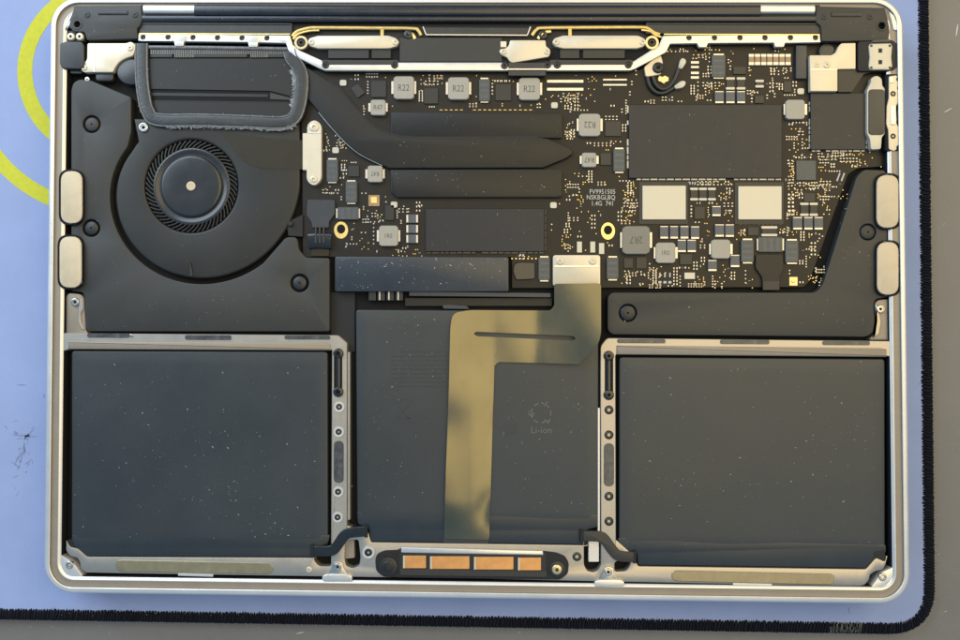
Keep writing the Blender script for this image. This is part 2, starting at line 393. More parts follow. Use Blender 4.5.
n4 = rr_loop(5.0, 10.5); V, F = prism([n4], 7.2, 8.4, 0); mk('case_floor', V, F, 'floor', root)

# ---- lower trays: rails, bottom plate
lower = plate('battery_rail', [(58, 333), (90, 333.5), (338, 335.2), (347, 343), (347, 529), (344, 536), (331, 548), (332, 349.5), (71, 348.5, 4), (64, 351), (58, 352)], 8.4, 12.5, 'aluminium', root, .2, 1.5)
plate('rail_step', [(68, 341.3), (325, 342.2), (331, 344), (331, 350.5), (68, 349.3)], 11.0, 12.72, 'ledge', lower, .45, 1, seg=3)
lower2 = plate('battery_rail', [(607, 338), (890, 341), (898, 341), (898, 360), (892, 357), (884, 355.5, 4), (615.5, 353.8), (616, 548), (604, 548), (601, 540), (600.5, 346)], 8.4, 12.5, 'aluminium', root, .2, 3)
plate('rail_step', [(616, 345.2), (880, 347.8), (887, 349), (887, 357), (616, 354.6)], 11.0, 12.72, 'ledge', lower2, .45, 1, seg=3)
for (x0, x1, y0, y1, par) in ((87, 129, 333.2, 337.4, lower), (185, 231, 335, 339.6, lower), (284.5, 330, 335.3, 339.2, lower), (617.5, 665.5, 338.9, 343, lower2), (720.6, 769.5, 339.5, 344, lower2), (823, 870, 340.8, 345, lower2)):
    plate('adhesive_pad', [(x0, y0), (x1, y0+(x1-x0)*.006), (x1, y1+(x1-x0)*.006), (x0, y1)], 12.4, 12.85, 'hazy_black', par, .1, 1.8)
screw(131.3, 335.6, 1.9, 12.8, lower, 'steel')
for x, y0, y1, par in ((338, 353.5, 392, lower), (609, 356, 395, lower2)):
    plate('pin_slot', rect(x-4.2, y0-3, x+4.2, y1+3), 12.3, 12.62, 'hole', par, .03, 3)
    V, F = sweep([(x, y0+3), (x, y1-3)], 5, 1.0, 13.1); mk('pin', V, F, 'gloss_black', par)
    for y in (y0, y1): screw(x, y, 5.2, 13.3, par, 'gloss_black', 'pin_knob')
for (x, y) in ((339, 407), (338.6, 432), (338, 492), (337.5, 517.5)):
    ringpart('screw_collar', x, y, 3.1, 5.3, 12.3, 12.8, 'white_steel', lower); screw(x, y, 3.2, 12.62, lower, 'black')
for (x, y) in ((609, 410), (609, 435), (609, 496.5), (609, 521.5)): ringpart('screw_collar', x, y, 3.9, 4.5, 12.3, 12.62, 'hole', lower2); screw(x, y, 4.0, 12.75, lower2, 'hub', dish=True)
plate('oval_pad', rect(333.7, 441, 343.5, 483), 12.3, 12.8, 'hazy_black', lower, .2, 5)
plate('oval_pad', rect(604, 443.5, 614, 486.5), 12.3, 12.8, 'hazy_black', lower2, .2, 5)
# thin outer web beside the middle bay
plate('side_web', [(347.5, 352), (350, 352), (350, 520), (347.5, 520)], 8.4, 11.9, 'aluminium', lower, .1)
plate('side_web', [(597.8, 408), (600, 408), (600, 536), (597.8, 536)], 8.4, 12.0, 'polished_edge', lower2, .1)

bp = [(66, 540), (66, 551), (70, 556), (77.5, 558), (80, 563), (81, 569), (86, 572.8), (118, 573.5), (300, 576.3), (480, 579), (600, 581.6), (740, 584.5), (858, 587), (865, 585), (869, 580), (870, 575), (875, 571.5), (883, 569.5), (886, 564), (887, 555), (885, 562), (876, 558), (866, 569.5), (638, 566.5), (634, 556), (616, 540), (600, 533), (588, 533), (587.5, 545.5), (371, 542.5), (368, 532), (360, 529), (340, 524), (331, 546), (318, 551), (315, 558), (87, 557), (78, 549), (70, 547)]
slotL = rounded([(345, 540), (358.5, 540), (360.5, 558), (359, 566), (352.5, 568.5), (346, 566), (344.5, 559)], 2)
slotL2 = rounded([(313.5, 553), (331, 553), (331, 566.5), (319, 566.5), (314, 561)], 3)
slotR = rounded([(584, 540), (601, 540), (601, 565), (597.5, 571), (592.5, 572.5), (587, 571), (584, 565)], 2)
slotR2 = rounded([(614.5, 562), (631, 558), (630, 566), (626, 571.5), (614.5, 572)], 3)
bottom = plate('bottom_plate', bp, 8.4, 12.15, 'aluminium', root, .25, 2, [slotL, slotL2, slotR, slotR2], seg=2)
# bright land behind the slots
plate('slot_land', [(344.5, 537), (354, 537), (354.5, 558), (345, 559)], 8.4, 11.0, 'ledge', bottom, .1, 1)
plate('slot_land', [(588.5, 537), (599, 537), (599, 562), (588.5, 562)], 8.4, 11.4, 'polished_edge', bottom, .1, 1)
plate('stiffener_bar', [(116, 561), (121, 560), (268, 563), (273, 566), (273, 571), (269, 574.5), (120, 572), (115.5, 569)], 11.9, 12.42, 'bronze_strip', bottom, .2, 3)
plate('stiffener_bar', [(672, 572), (676, 570.5), (832, 574), (835, 577), (834, 583), (830, 585), (676, 581.5), (671.5, 579)], 11.9, 12.42, 'bronze_strip', bottom, .2, 3)
plate('step_strip', [(178, 574), (213, 575), (213, 577), (178, 576)], 12.0, 12.5, 'white_steel', bottom, .05)
plate('step_strip', [(733, 583), (772, 584), (772, 586), (733, 585)], 12.0, 12.5, 'white_steel', bottom, .05)
screw(309, 570, 3.1, 12.5, bottom, 'nickel', 'rivet', 'nickel')
for (bx, by, sx_, sy_) in ((337, 578.4, 337.5, 567.2), (609.5, 584, 608.5, 572.5)):
    f_ = plate('latch_foot', [(bx-15, by-2), (bx-11, by-4), (bx+11, by-4), (bx+15, by-2), (bx+15, by+3), (bx-15, by+3)], 11.5, 13.35, 'white_steel', bottom, .3, 2, seg=3)
    plate('latch_tongue', [(sx_-6, sy_+1), (sx_-5, sy_-4), (sx_, sy_-6), (sx_+5, sy_-4), (sx_+6, sy_+1), (sx_+10, by-3), (sx_-10, by-3)], 11.6, 12.75, 'steel', bottom, .25, 2, seg=2)
    screw(sx_, sy_, 3.9, 13.2, bottom, 'steel', dish=True)
for (x, y) in ((368.3, 552.8),): ringpart('screw_collar', x, y, 3.8, 6.3, 12.0, 12.6, 'white_steel', bottom); screw(x, y, 3.8, 12.4, bottom, 'black')
screw(577, 557, 4.6, 12.45, bottom, 'hub', dish=True)
# corner bosses on the rim
for pts, sx_, sy_ in (([(58, 552), (62, 556), (69, 560), (75, 565), (79, 571), (83, 576), (80, 580), (66, 580), (58, 572)], 69, 565.5), ([(897, 563), (892, 568), (885, 571), (880, 574), (876, 581), (871, 587), (874, 592), (890, 590), (899, 578)], 883, 577.5)):
    plate('corner_boss', pts, 8.4, 12.6, 'polished_edge', case, .25, 3, seg=2); screw(sx_, sy_, 4, 12.95, case, 'steel', dish=True)
# side pockets with a screw, above the battery rails
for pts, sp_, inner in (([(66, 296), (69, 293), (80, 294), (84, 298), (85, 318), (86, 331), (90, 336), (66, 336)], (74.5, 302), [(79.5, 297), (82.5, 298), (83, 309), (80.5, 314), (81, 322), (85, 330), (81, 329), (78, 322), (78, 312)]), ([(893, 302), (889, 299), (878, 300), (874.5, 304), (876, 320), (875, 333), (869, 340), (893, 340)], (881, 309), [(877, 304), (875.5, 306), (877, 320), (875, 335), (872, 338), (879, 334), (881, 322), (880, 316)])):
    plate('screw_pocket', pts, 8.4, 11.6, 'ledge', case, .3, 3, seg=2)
    plate('pocket_rib', inner, 11.4, 12.1, 'aluminium', case, .15, 1.5); screw(sp_[0], sp_[1], 4.3, 12.5, case, 'steel', dish=True)

# ---- batteries
def battery(body, flap, z=12.0):
    o = plate('battery_cell', body, 8.5, z, 'battery', root, .5, 4, seg=4)
    xs = [P(p[0], p[1], z) for p in body]; bx0 = min(p.x for p in xs); bx1 = max(p.x for p in xs); by0 = min(p.y for p in xs); by1 = max(p.y for p in xs); ph = random.random()*9
    def pillow(x, y):
        d = max(0, min(x-bx0, bx1-x, y-by0, by1-y)); k = min(1, d/.0042); k = k*k*(3-2*k)
        return -.26*(1-k)-.03+.022*math.sin(x*130+ph+2*math.sin(y*60))+.018*math.sin(y*170+ph*2+1.5*math.sin(x*80))
    warp(o, pillow, 1.4)
    plate('seal_flap', flap, 8.6, z-.12, 'battery_flap', o, .25, 2, seg=2); return o
bL = battery([(71, 350.5), (327.5, 351.5), (327.8, 546), (90, 545), (71, 541)], [(72, 535), (330, 535), (328, 543), (318, 548), (315, 557), (87, 556), (79, 548), (72, 546)])
bC = battery([(355.5, 309.5), (599, 311), (598.5, 525), (580, 526), (357, 522)], [(357, 512), (598, 515), (598, 527), (586.5, 530), (586.5, 544.5), (371, 541.5), (369, 529), (358, 524)])
bR = battery([(619.5, 357), (885.5, 359), (885.5, 552), (619, 549)], [(618, 538), (886, 545), (886, 553), (877, 556), (865, 568), (638, 565), (637, 553), (618, 551)])
plate('corner_foam', [(67, 540), (74, 541), (74, 550), (67, 549)], 11, 11.95, 'black', bL, .1, 1)
plate('corner_foam', [(873, 552), (885, 550), (885, 561), (874, 561)], 11, 11.95, 'black', bR, .1, 1)
# faint print on the middle cell
zt = 12.015; parts = []
v, f = text_faces('Li-ion', 541.5, 430, 6.5, zt); parts.append((v, f, 0))
def line(x0, y0, x1, y1, wd, z):
    a = P(x0, y0, z); b_ = P(x1, y1, z); u = (b_-a).normalized(); n_ = Vector((-u.y, u.x, 0))*wd*S(z)/2
    return ([tuple(a+n_), tuple(a-n_), tuple(b_-n_), tuple(b_+n_)], [(0, 1, 2, 3)], 0)
cx_, cy_ = 541, 413
for k in range(3):                                           # three chasing arrows
    a0 = math.radians(90+120*k)
    for q0, q1 in ((.25, .75), (1.1, 1.7)):
        p0 = (cx_+10*math.cos(a0+q0), cy_-10*math.sin(a0+q0)); p1 = (cx_+10*math.cos(a0+q1), cy_-10*math.sin(a0+q1)); parts.append(line(*p0, *p1, 1.0, zt))
    e = a0+1.75; ex, ey = cx_+10*math.cos(e), cy_-10*math.sin(e)
    parts.append(line(ex-3, ey-1, ex+2, ey+2, 1, zt)); parts.append(line(ex+3, ey-2, ex, ey+3, 1, zt))
v, f, i = merge(parts); mk('recycling_print', [(a, b_, c) for a, b_, c in v], f, 'print_faint', bC)
parts = []
for k in range(9):
    x = 391
    while x < 447:
        L = random.uniform(3, 11); x1 = min(x+L, 448); parts.append(line(x, 352+k*4.3, x1, 352+k*4.3, 1.0, zt)); x = x1+1.3
for a in ((392, 398, 414, 425), (414, 398, 392, 425), (396, 400, 409, 400), (398, 418, 410, 418)): parts.append(line(*a, .9, zt))
for k in range(6): parts.append(line(503, 424+k*2, 519-(k % 3)*2, 424+k*2, .7, zt))
v, f, i = merge(parts); mk('warning_print', v, f, 'print_dim', bC)

# ---- battery arms between cells
for pts, tip in (([(313.5, 551.5), (331, 551), (337, 546), (344, 536), (350, 533), (367, 531.5)], None), ([(583, 536.5), (600, 537), (605, 540), (613, 551), (620, 556.5), (636, 557.5)], None)):
    q = smooth_path(pts, 5); L = [P(x, y, 12.9).xy for x, y in q]; s = 5.2*S(12.9); l1 = []; l2 = []
    for i in range(len(L)):
        t = (L[min(i+1, len(L)-1)]-L[max(i-1, 0)]).normalized(); n_ = Vector((-t.y, t.x)); l1.append(tuple(L[i]+n_*s)); l2.append(tuple(L[i]-n_*s))
    V, F = prism([l1+l2[::-1]], 10.5, 12.9, .35, 3); arm = mk('cable_bridge', V, F, 'gloss_black' if pts[0][0] < 400 else 'speaker', root)
    for e in (q[0], q[-1]): box('bridge_end', e[0]-2.6, e[1]-6.2, e[0]+.6, e[1]+6.2, 10.5, 13.0, 'black', arm, .15)

# ---- trackpad connector
tp = plate('contact_block', [(375, 560), (377, 554), (384, 550.5), (398, 550), (402, 547.5), (543, 551), (556, 552.5), (565, 556), (569, 563), (568, 574), (560, 580), (400, 578), (383, 577), (376, 571)], 11.9, 12.45, 'black', root, .2, 3)
box('contact_carrier', 399, 553, 546, 574.5, 12.4, 12.55, 'package', tp, .05)
plate('contact_ledge', [(400, 569.6), (547, 571.5), (547, 577.5), (400, 575.6)], 12.4, 12.9, 'speaker', tp, .15, 1)
for x0, x1, dy in ((403, 426, 0), (430, 469.5, .7), (474, 513.5, 1.3), (518, 541, 2)):
    c = box('contact_pad', x0, 555.8+dy, x1, 568.4+dy, 12.5, 12.85, 'copper', tp, .06, .8); box('pad_edge', x0, 555.8+dy, x0+1.8, 568.4+dy, 12.8, 12.9, 'nickel', c, .02)
plate('cover_bar', [(401, 547.5), (543, 551), (543.5, 555.5), (401, 553)], 12.4, 13.1, 'white_steel', tp, .35, 1, seg=3)
plate('screw_ear', circ(388, 567, 9.5), 12.4, 12.9, 'package', tp, .3, seg=2); screw(388, 567, 6, 13.2, tp, 'package', dish=True)
plate('screw_ear', circ(557, 570, 8.5), 12.4, 12.75, 'package', tp, .3, seg=2); screw(557, 570, 5.2, 13.05, tp, 'brass')

# ---- speakers
HUB = (191, 186)
def volute(extra, a0, a1, n=40):                          # angles measured clockwise on the photo from the left (180 deg)
    out = []
    for k in range(n+1):
        a = a0+(a1-a0)*k/n; r = 75+34*(max(a, -30))/180+extra
        th = math.radians(180-a); out.append((HUB[0]+r*math.cos(th), HUB[1]+r*math.sin(th)))
    return out
spk_cut = volute(5.5, -32, 133)
spL = plate('speaker', [(71, 90), (73, 83), (79, 79, 3), (90, 80), (131, 97, 2), (131, 132)]+[(x, y, 0) for x, y in spk_cut]+[(286, 237, 4), (297, 237, 4), (299, 250), (306, 257.5), (329.5, 258), (329.5, 331.5), (88, 331.5), (85, 326), (84.5, 296), (82, 292), (71, 291)], 8.5, 12.1, 'speaker', root, .3, 2.5, [circ(91.5, 124, 8.8), circ(91, 228, 8.8), circ(299.5, 283, 9.2)], seg=3)
for x, y in ((91.5, 124), (91, 228), (299.5, 283)):
    plate('screw_well', circ(x, y, 8.9), 9.5, 10.6, 'hole', spL, 0); screw(x, y, 7.4, 12.0, spL, 'speaker' if y < 200 else 'package', so=.13)
spR = plate('speaker', [(864, 169.5, 3), (884, 170, 2), (889, 176), (889, 297), (876, 299), (873.5, 304), (875, 322), (873, 333), (866, 337), (612, 334.5), (607.5, 330), (607.5, 297), (612, 292.5), (816, 292.5, 5), (823, 285, 4), (857, 176, 5)], 8.5, 12.1, 'speaker', root, .3, 3, [circ(868, 232, 8.3), circ(628, 313, 9)], seg=3)
for x, y in ((868, 232), (628, 313)):
    plate('screw_well', circ(x, y, 8.9), 9.5, 10.6, 'hole', spR, 0); screw(x, y, 7.4 if y < 300 else 8.2, 12.0, spR, 'speaker' if y < 300 else 'package', so=.13)
for (x0, y0, x1, y1, par) in ((60.8, 171, 82, 223, spL), (59.5, 236.5, 81.3, 287.5, spL), (877, 175, 898.6, 227.5, spR), (877.5, 242, 898.6, 294.5, spR)):
    g = 3 if par is spL else 0
    plate('pad_seat', rect(x0-1.6-.6*(g > 0), y0-2, x1+1.2+(g == 0)*1.2, y1+2), 12.0, 13.2, 'hole', par, .1, 11)
    plate('oval_pad', rect(x0, y0, x1, y1), 13.0, 13.75, 'pad_steel', par, .1, 10, seg=2)
    V = []; F = []
    for k in range(70):                                    # crumbs of torn adhesive round the pad
        e = random.random(); yy = y0+4+(y1-y0-8)*random.random(); xx = (x1+random.uniform(-.6, 1)) if g else random.choice((x0, x1))+random.uniform(-.6, .6)
        if random.random() < .35: yy = random.choice((y0, y1))+random.uniform(-.8, .8); xx = x0+6+(x1-x0-12)*random.random()
        a = P(xx, yy, 13.72); r_ = random.uniform(.2, .55)*S(13.7); b0 = len(V)
        V += [(a.x-r_, a.y, a.z), (a.x+r_*.6, a.y-r_, a.z), (a.x+r_*.4, a.y+r_, a.z), (a.x, a.y, a.z+r_*.8)]; F += [(b0, b0+1, b0+3), (b0+1, b0+2, b0+3), (b0+2, b0, b0+3)]
    q = mk('adhesive_crumbs', V, F, 'dust', par); q['kind'] = 'stuff'

# ---- fan
ho = volute(0, -40, 180, 60); 
fan = plate('fan', [(133, 118), (299, 122), (300, 140)]+[p for p in ho[::-1] if p[1] > 133 or p[0] < 200], 9, 11.6, 'fan_plastic', root, .9, 0, [circ(*HUB, 46.5, n=60)], seg=5)
V, F = lathe([(47*S(10), 8.9*MM), (47*S(10), 9.6*MM)], 48, P(*HUB, 11.6).xy); mk('fan_floor', V, F, 'hole', fan)
hc = P(*HUB, 11.6)
V, F = lathe([(r*S(11.6), z*MM) for r, z in ((39.5, 9.6), (39.5, 11.0), (38.5, 11.25), (36, 11.2), (33.2, 10.7), (31.6, 10.75), (30.8, 11.5), (29.8, 11.72), (28.6, 11.78), (12, 11.6), (6, 11.58))], 56, hc.xy); rotor = mk('rotor', V, F, 'fan_hub', fan, smooth=60)
V, F = lathe([(r*S(11.6), z*MM) for r, z in ((4.6, 11.4), (4.6, 11.75), (4.0, 11.85), (2.6, 11.85), (2.3, 11.7), (1.4, 11.7), (1.2, 11.8), (.3, 11.82))], 24, hc.xy); mk('shaft_pin', V, F, 'pad_steel', fan)
bm_me = None
for k in range(56):
    a = 2*math.pi*k/56
    if bm_me is None:
        V = []; F = []; n = 5
        for i in range(n):
            t = i/(n-1); r = (38+8.6*t)*S(11.3); da = -.20*t**1.2; th = .6*S(11.3)
            for s_ in (-1, 1):
                for z in (9.7, 11.25-.1*t): V.append((r*math.cos(da)+s_*th*math.sin(.9), r*math.sin(da)+s_*th*math.cos(.9), z*MM))
        for i in range(n-1):
            b0 = i*4; c0 = b0+4; F += [(b0+1, b0+3, c0+3, c0+1), (b0, b0+1, c0+1, c0), (b0+3, b0+2, c0+2, c0+3)]
        F += [(0, 2, 3, 1), (4*n-4, 4*n-3, 4*n-1, 4*n-2)]
        bm_me = bpy.data.meshes.new('fan_blade'); bm_me.from_pydata(V, [], F); bm_me.materials.append(M['fan_plastic'])
    o = bpy.data.objects.new('fan_blade', bm_me); COL.objects.link(o); o.rotation_euler = (0, 0, a); place(o, Vector((hc.x, hc.y, 0)), fan)
V, F = sweep(smooth_path([(189, 262), (190, 268), (190.5, 276)], 5), 5.2, .9, 12.2, taper=lambda t: .35+.65*t); mk('housing_rib', V, F, 'fan_plastic', fan)
screw(143, 127, 5.2, 12.3, fan, 'steel', dish=True)
plate('screw_ear', circ(143, 127, 8), 9.5, 11.2, 'fan_plastic', fan, .4, seg=2)
plate('ribbon_flex', [(222, 133), (262, 137), (275, 139), (303, 140), (303, 169.5), (262, 169), (247, 164), (236, 154), (228, 142)], 11.6, 11.72, 'ribbon', fan, .02, 3)
plate('housing_tab', [(286, 222), (303, 214), (303, 237), (288, 236)], 9, 11.0, 'heatsink', fan, .2, 1)
plate('housing_nub', circ(290, 223.5, 3), 10.5, 11.8, 'fan_plastic', fan, .3)
# fin stack / duct under the gasket
duct = box('exhaust_duct', 139, 47, 302, 113, 9, 11.3, 'heatsink', root, .2)
box('fin_bed', 150, 49, 287, 57.5, 11.0, 11.5, 'hole', duct, .05)
for k in range(68): box('fin', 150.5+k*2, 49.3, 151.6+k*2, 54 if not (12 <= k <= 21 or 50 <= k <= 58) else 57.2, 11.4, 11.95, 'fin_metal', duct, .02)
for x0, x1 in ((150, 172), (193, 247), (266, 287)): box('fin_cover', x0, 53, x1, 57, 11.4, 11.8, 'speaker', duct, .05)
plate('duct_plate', [(149, 58.5), (291, 58.5), (296, 66), (297, 98), (270, 91), (149, 89)], 11.2, 11.75, 'heatsink', duct, .12, 1)
plate('duct_slot', [(148, 89.5), (272, 91), (298, 98), (298, 101.5), (148, 99.5)], 11.2, 11.42, 'hole', duct, .02)
plate('duct_bar', [(151, 92.3), (268, 93.8), (268, 97.3), (151, 95.8)], 11.3, 11.6, 'fan_plastic', duct, .1)
plate('duct_bar', [(270, 92.5), (294, 98.5), (294, 100), (270, 99)], 11.3, 11.58, 'speaker', duct, .05)
plate('duct_plate', [(150, 101), (297, 102.5), (297, 117), (150, 116)], 11.2, 11.65, 'heatsink', duct, .12, 1)
gp = smooth_path([(141, 43), (141, 70), (143, 93), (147.5, 111), (158, 119.5), (200, 120), (250, 121.5), (280, 122.5), (293, 118), (299, 105), (301.5, 86), (301, 74), (297, 65), (291.5, 58), (289, 50)], 8)
V, F = sweep(gp, 14.5, 1.2, 12.9, prof=17); gasket = mk('rubber_gasket', V, F, 'rubber', root)
for off in (-5.8, 5.8):  # added pale beads paint the highlights on the gasket's glossy, worn edges
    q = []
    for i in range(len(gp)):
        t = (Vector(gp[min(i+1, len(gp)-1)])-Vector(gp[max(i-1, 0)])).normalized(); q.append((gp[i][0]-t.y*off, gp[i][1]+t.x*off))
    V, F = sweep(q, 1.7, .4, 12.98); mk('gasket_highlight', V, F, 'gasket_edge', gasket)
V, F = sweep([(143, 46.6), (200, 47), (296, 48.5)], 3.6, .6, 12.5); mk('gasket_top', V, F, 'gasket_edge', gasket)
V = []; F = []
def crumbs(n, fn, z, rr):
    for k in range(n):
        x, y = fn(); a = P(x, y, z+random.uniform(-.15, .1)); r_ = random.uniform(*rr)*S(z); b0 = len(V); an = random.random()*6
        V.extend([(a.x+r_*math.cos(an+i*1.571)*random.uniform(.5, 1.6), a.y+r_*math.sin(an+i*1.571)*random.uniform(.5, 1.3), a.z-.0002) for i in range(4)]+[(a.x, a.y, a.z+r_*.6)])
        F.extend([(b0+i, b0+(i+1) % 4, b0+4) for i in range(4)])
def on_path(i0, i1, off, jit):
    def f():
        i = random.randint(i0, i1); a = Vector(gp[i]); t = (Vector(gp[i+1])-a); t2 = t.normalized(); q = a+t*random.random()+Vector((-t2.y, t2.x))*(off+random.gauss(0, jit)); return q.x, q.y
    return f
crumbs(1700, on_path(34, 62, 6.4, .9), 12.85, (.12, .6)); crumbs(420, on_path(70, 94, -7.6, 1.0), 12.5, (.15, .8)); crumbs(70, on_path(8, 26, 3.2, 1.2), 13.05, (.15, .6)); crumbs(90, on_path(20, 34, 5.6, .6), 12.6, (.15, .5)); crumbs(110, on_path(32, 60, -5.8, .7), 12.6, (.12, .5)); crumbs(80, on_path(2, 28, -5.5, .6), 12.6, (.12, .5)); crumbs(70, on_path(66, 90, 5.8, .5), 12.6, (.12, .45))
q = mk('adhesive_residue', V, F, 'residue', gasket); q['kind'] = 'stuff'

# ------------------------------------------------------------------ logic board
ZP = 10.2
pcb = plate('logic_board', [(301, 70), (640, 70), (664, 50), (672, 42), (862, 42), (884, 70), (888, 166), (858, 168, 3), (848, 174, 3), (809, 282, 3), (803, 287, 2), (512, 288), (512, 257), (331, 257), (303, 257)], 9.2, ZP, 'pcb', root, .05, 1)
occ = []
def comp(name, x0, y0, x1, y1, h, mt, bev=.1, r=0, z0=None, seg=1, parent=None):
    occ.append((x0-1.2, y0-1.2, x1+1.2, y1+1.2)); z0 = ZP-.05 if z0 is None else z0
    return box(name, x0, y0, x1, y1, z0, ZP+h, mt, parent or pcb, bev, r, seg)
def inductor(x0, y0, x1, y1, txt, rot=0, mt='inductor', tabs='lr', h=1.6, ts=7):
    occ.append((x0-4, y0-2, x1+4, y1+2)); c = min(x1-x0, y1-y0)*.13; zt = ZP+h
    body = [(x0+c, y0), (x1-c, y0), (x1-c*.2, y0+c*.5), (x1, y0+c), (x1, y1-c), (x1-c*.2, y1-c*.5), (x1-c, y1), (x0+c, y1), (x0+c*.2, y1-c*.5), (x0, y1-c), (x0, y0+c), (x0+c*.2, y0+c*.5)]
    parts = [sub(body, ZP-.02, zt, .18, 0)]; ym = (y0+y1)/2; hh = (y1-y0)*.28
    parts.append(sub(rect(x0-2.2, ym-hh, x0+1, ym+hh), ZP-.02, ZP+h*.55, .05, 1)); parts.append(sub(rect(x1-1, ym-hh, x1+2.2, ym+hh), ZP-.02, ZP+h*.55, .05, 1))
    if txt: v, f = text_faces(txt, (x0+x1)/2, ym, ts, zt+.015, rot, .8); parts.append((v, f, 2))
    V, F, I = merge(parts); return mk('inductor', V, F, [mt, 'tin', 'print_dark'], pcb, I)
for a in ((393.5, 76, 414, 98.8, 'R22'), (448, 77, 469, 99.3, 'R22'), (519, 77.5, 540, 99.8, 'R22')): inductor(*a, ts=6.5)
inductor(370.5, 99.5, 385.5, 115, 'R47', ts=5); inductor(367.5, 165.5, 382.5, 182, 'R47', math.pi, ts=4.5)
inductor(579, 113.5, 600.5, 136, 'R22', math.pi, ts=6.5); inductor(582, 152.5, 596.5, 167, 'R47', math.pi, ts=5.5)
inductor(379, 225.5, 398, 246, '1R0', ts=4.5); inductor(622.5, 226, 650, 254, '2R7', math.pi, 'inductor_dark', ts=7, h=2)
inductor(656, 242.5, 675.5, 263, '1R0', ts=4.5); inductor(711.5, 239.5, 730.5, 258.5, '', ts=5); inductor(786, 99.5, 805, 119, '')
def tant(x0, y0, x1, y1, vert=True, mt='tantalum', h=1.1):
    occ.append((x0-1, y0-2, x1+1, y1+2)); L = (y1-y0) if vert else (x1-x0); e = 1.6; parts = []
    if vert:
        parts.append(sub(rect(x0, y0+e, x1, y1-e), ZP-.02, ZP+h, .12, 0)); parts.append(sub(rect(x0+1.5, y0, x1-1.5, y0+e), ZP-.02, ZP+h*.6, .04, 1)); parts.append(sub(rect(x0+1.5, y1-e, x1-1.5, y1), ZP-.02, ZP+h*.6, .04, 1))
        for k in range(1, 4):
            y = y0+L*k/4.2; parts.append(sub(rect(x0+1.2, y, x1-1.2, y+L*.10), ZP+h-.05, ZP+h+.03, 0, 2))
    else:
        parts.append(sub(rect(x0+e, y0, x1-e, y1), ZP-.02, ZP+h, .12, 0)); parts.append(sub(rect(x0, y0+1.5, x0+e, y1-1.5), ZP-.02, ZP+h*.6, .04, 1)); parts.append(sub(rect(x1-e, y0+1.5, x1, y1-1.5), ZP-.02, ZP+h*.6, .04, 1))
        for k in range(1, 4):
            x = x0+L*k/4.2; parts.append(sub(rect(x, y0+1.2, x+L*.10, y1-1.2), ZP+h-.05, ZP+h+.03, 0, 2))
    V, F, I = merge(parts); return mk('tantalum_capacitor', V, F, [mt, 'tin', 'blue_cap'], pcb, I)
for a in ((479, 77.5, 490, 102.5), (613.5, 147.5, 625, 173), (326.5, 158, 338, 183), (345.5, 180, 357, 204), (538.5, 256, 550, 281.5), (606.8, 256, 618.6, 280.5), (741.3, 238.5, 753.8, 263.5), (785.5, 239, 798.5, 264), (712, 53.5, 725.5, 78.5)): tant(*a)
for a in ((336, 207, 360, 219.5), (757, 237, 784, 252)): tant(*a, vert=False)
def bluecap(x0, y0, x1, y1, vert=True):
    occ.append((x0-.8, y0-1, x1+.8, y1+1)); e = 2.0; parts = []
    if vert: parts = [sub(rect(x0, y0+1, x1, y1-e), ZP-.02, ZP+.9, .1, 0), sub(rect(x0+.4, y1-e, x1-.4, y1), ZP-.02, ZP+.7, .04, 1), sub(rect(x0+.4, y0, x1-.4, y0+1), ZP-.02, ZP+.7, .04, 1)]
    else: parts = [sub(rect(x0+e, y0, x1-e, y1), ZP-.02, ZP+.9, .1, 0), sub(rect(x1-e, y0+.4, x1, y1-.4), ZP-.02, ZP+.8, .04, 1), sub(rect(x0, y0+.4, x0+e, y1-.4), ZP-.02, ZP+.8, .04, 1)]
    V, F, I = merge(parts); return mk('capacitor', V, F, ['blue_cap', 'tin'], pcb, I)
for a in ((715, 91, 724, 103), (726, 91, 735, 103), (737, 91, 745.5, 103), (793, 217, 802.5, 229.5), (804, 217, 813, 229.5), (814.3, 217, 823.3, 229.5), (660, 226, 668.5, 238.5), (670, 226, 678.4, 238.5), (680.2, 226, 688.8, 238.5), (690.8, 226.3, 699.6, 238.8), (677.5, 239.7, 686.3, 252), (687.3, 239.7, 696.3, 252), (715, 224.3, 724.3, 236.6), (725.3, 224.3, 734.3, 236.8), (712, 206, 721, 216), (708, 260, 717, 271), (730.5, 254.8, 739.8, 267)): bluecap(*a)
for a in ((406.3, 214.3, 418, 222.8), (406.3, 224.6, 418, 233), (406.3, 234.5, 418, 243)): bluecap(*a, vert=False)
# tan ceramic row
for k in range(7):
    x0 = 749+k*6.12; occ.append((x0-1, 53, x0+7, 66))
    V, F, I = merge([sub(rect(x0, 56.5, x0+5.2, 62), ZP-.02, ZP+.6, .08, 0), sub(rect(x0, 53.7, x0+5.2, 56.7), ZP-.02, ZP+.62, .08, 1), sub(rect(x0, 61.8, x0+5.2, 65), ZP-.02, ZP+.62, .08, 1)]); mk('capacitor', V, F, ['ceramic', 'tin'], pcb, I)
# white-ended twin capacitors
def twin(x0, y0, x1, y1):
    occ.append((x0-1, y0-1, x1+1, y1+1)); V, F, I = merge([sub(rect(x0+.6, y0+1, x1-.6, y1-1), ZP-.02, ZP+.45, .05, 0), sub(rect(x0, y0, x1, y0+2.6), ZP-.02, ZP+.55, .08, 1, 1), sub(rect(x0, y1-2.6, x1, y1), ZP-.02, ZP+.55, .08, 1, 1)]); mk('capacitor', V, F, ['package', 'shield'], pcb, I)
for a in ((726, 77, 735, 89.5), (736.8, 77, 745.6, 89.5), (690.2, 187.5, 698.2, 200.5), (699, 187.5, 707, 200.5), (708, 187.5, 716, 200.5), (800.3, 202.5, 808.8, 216), (809.8, 202.5, 818, 216), (755.5, 79.5, 764, 87.5), (761.5, 226, 777.5, 236.3)): twin(*a)
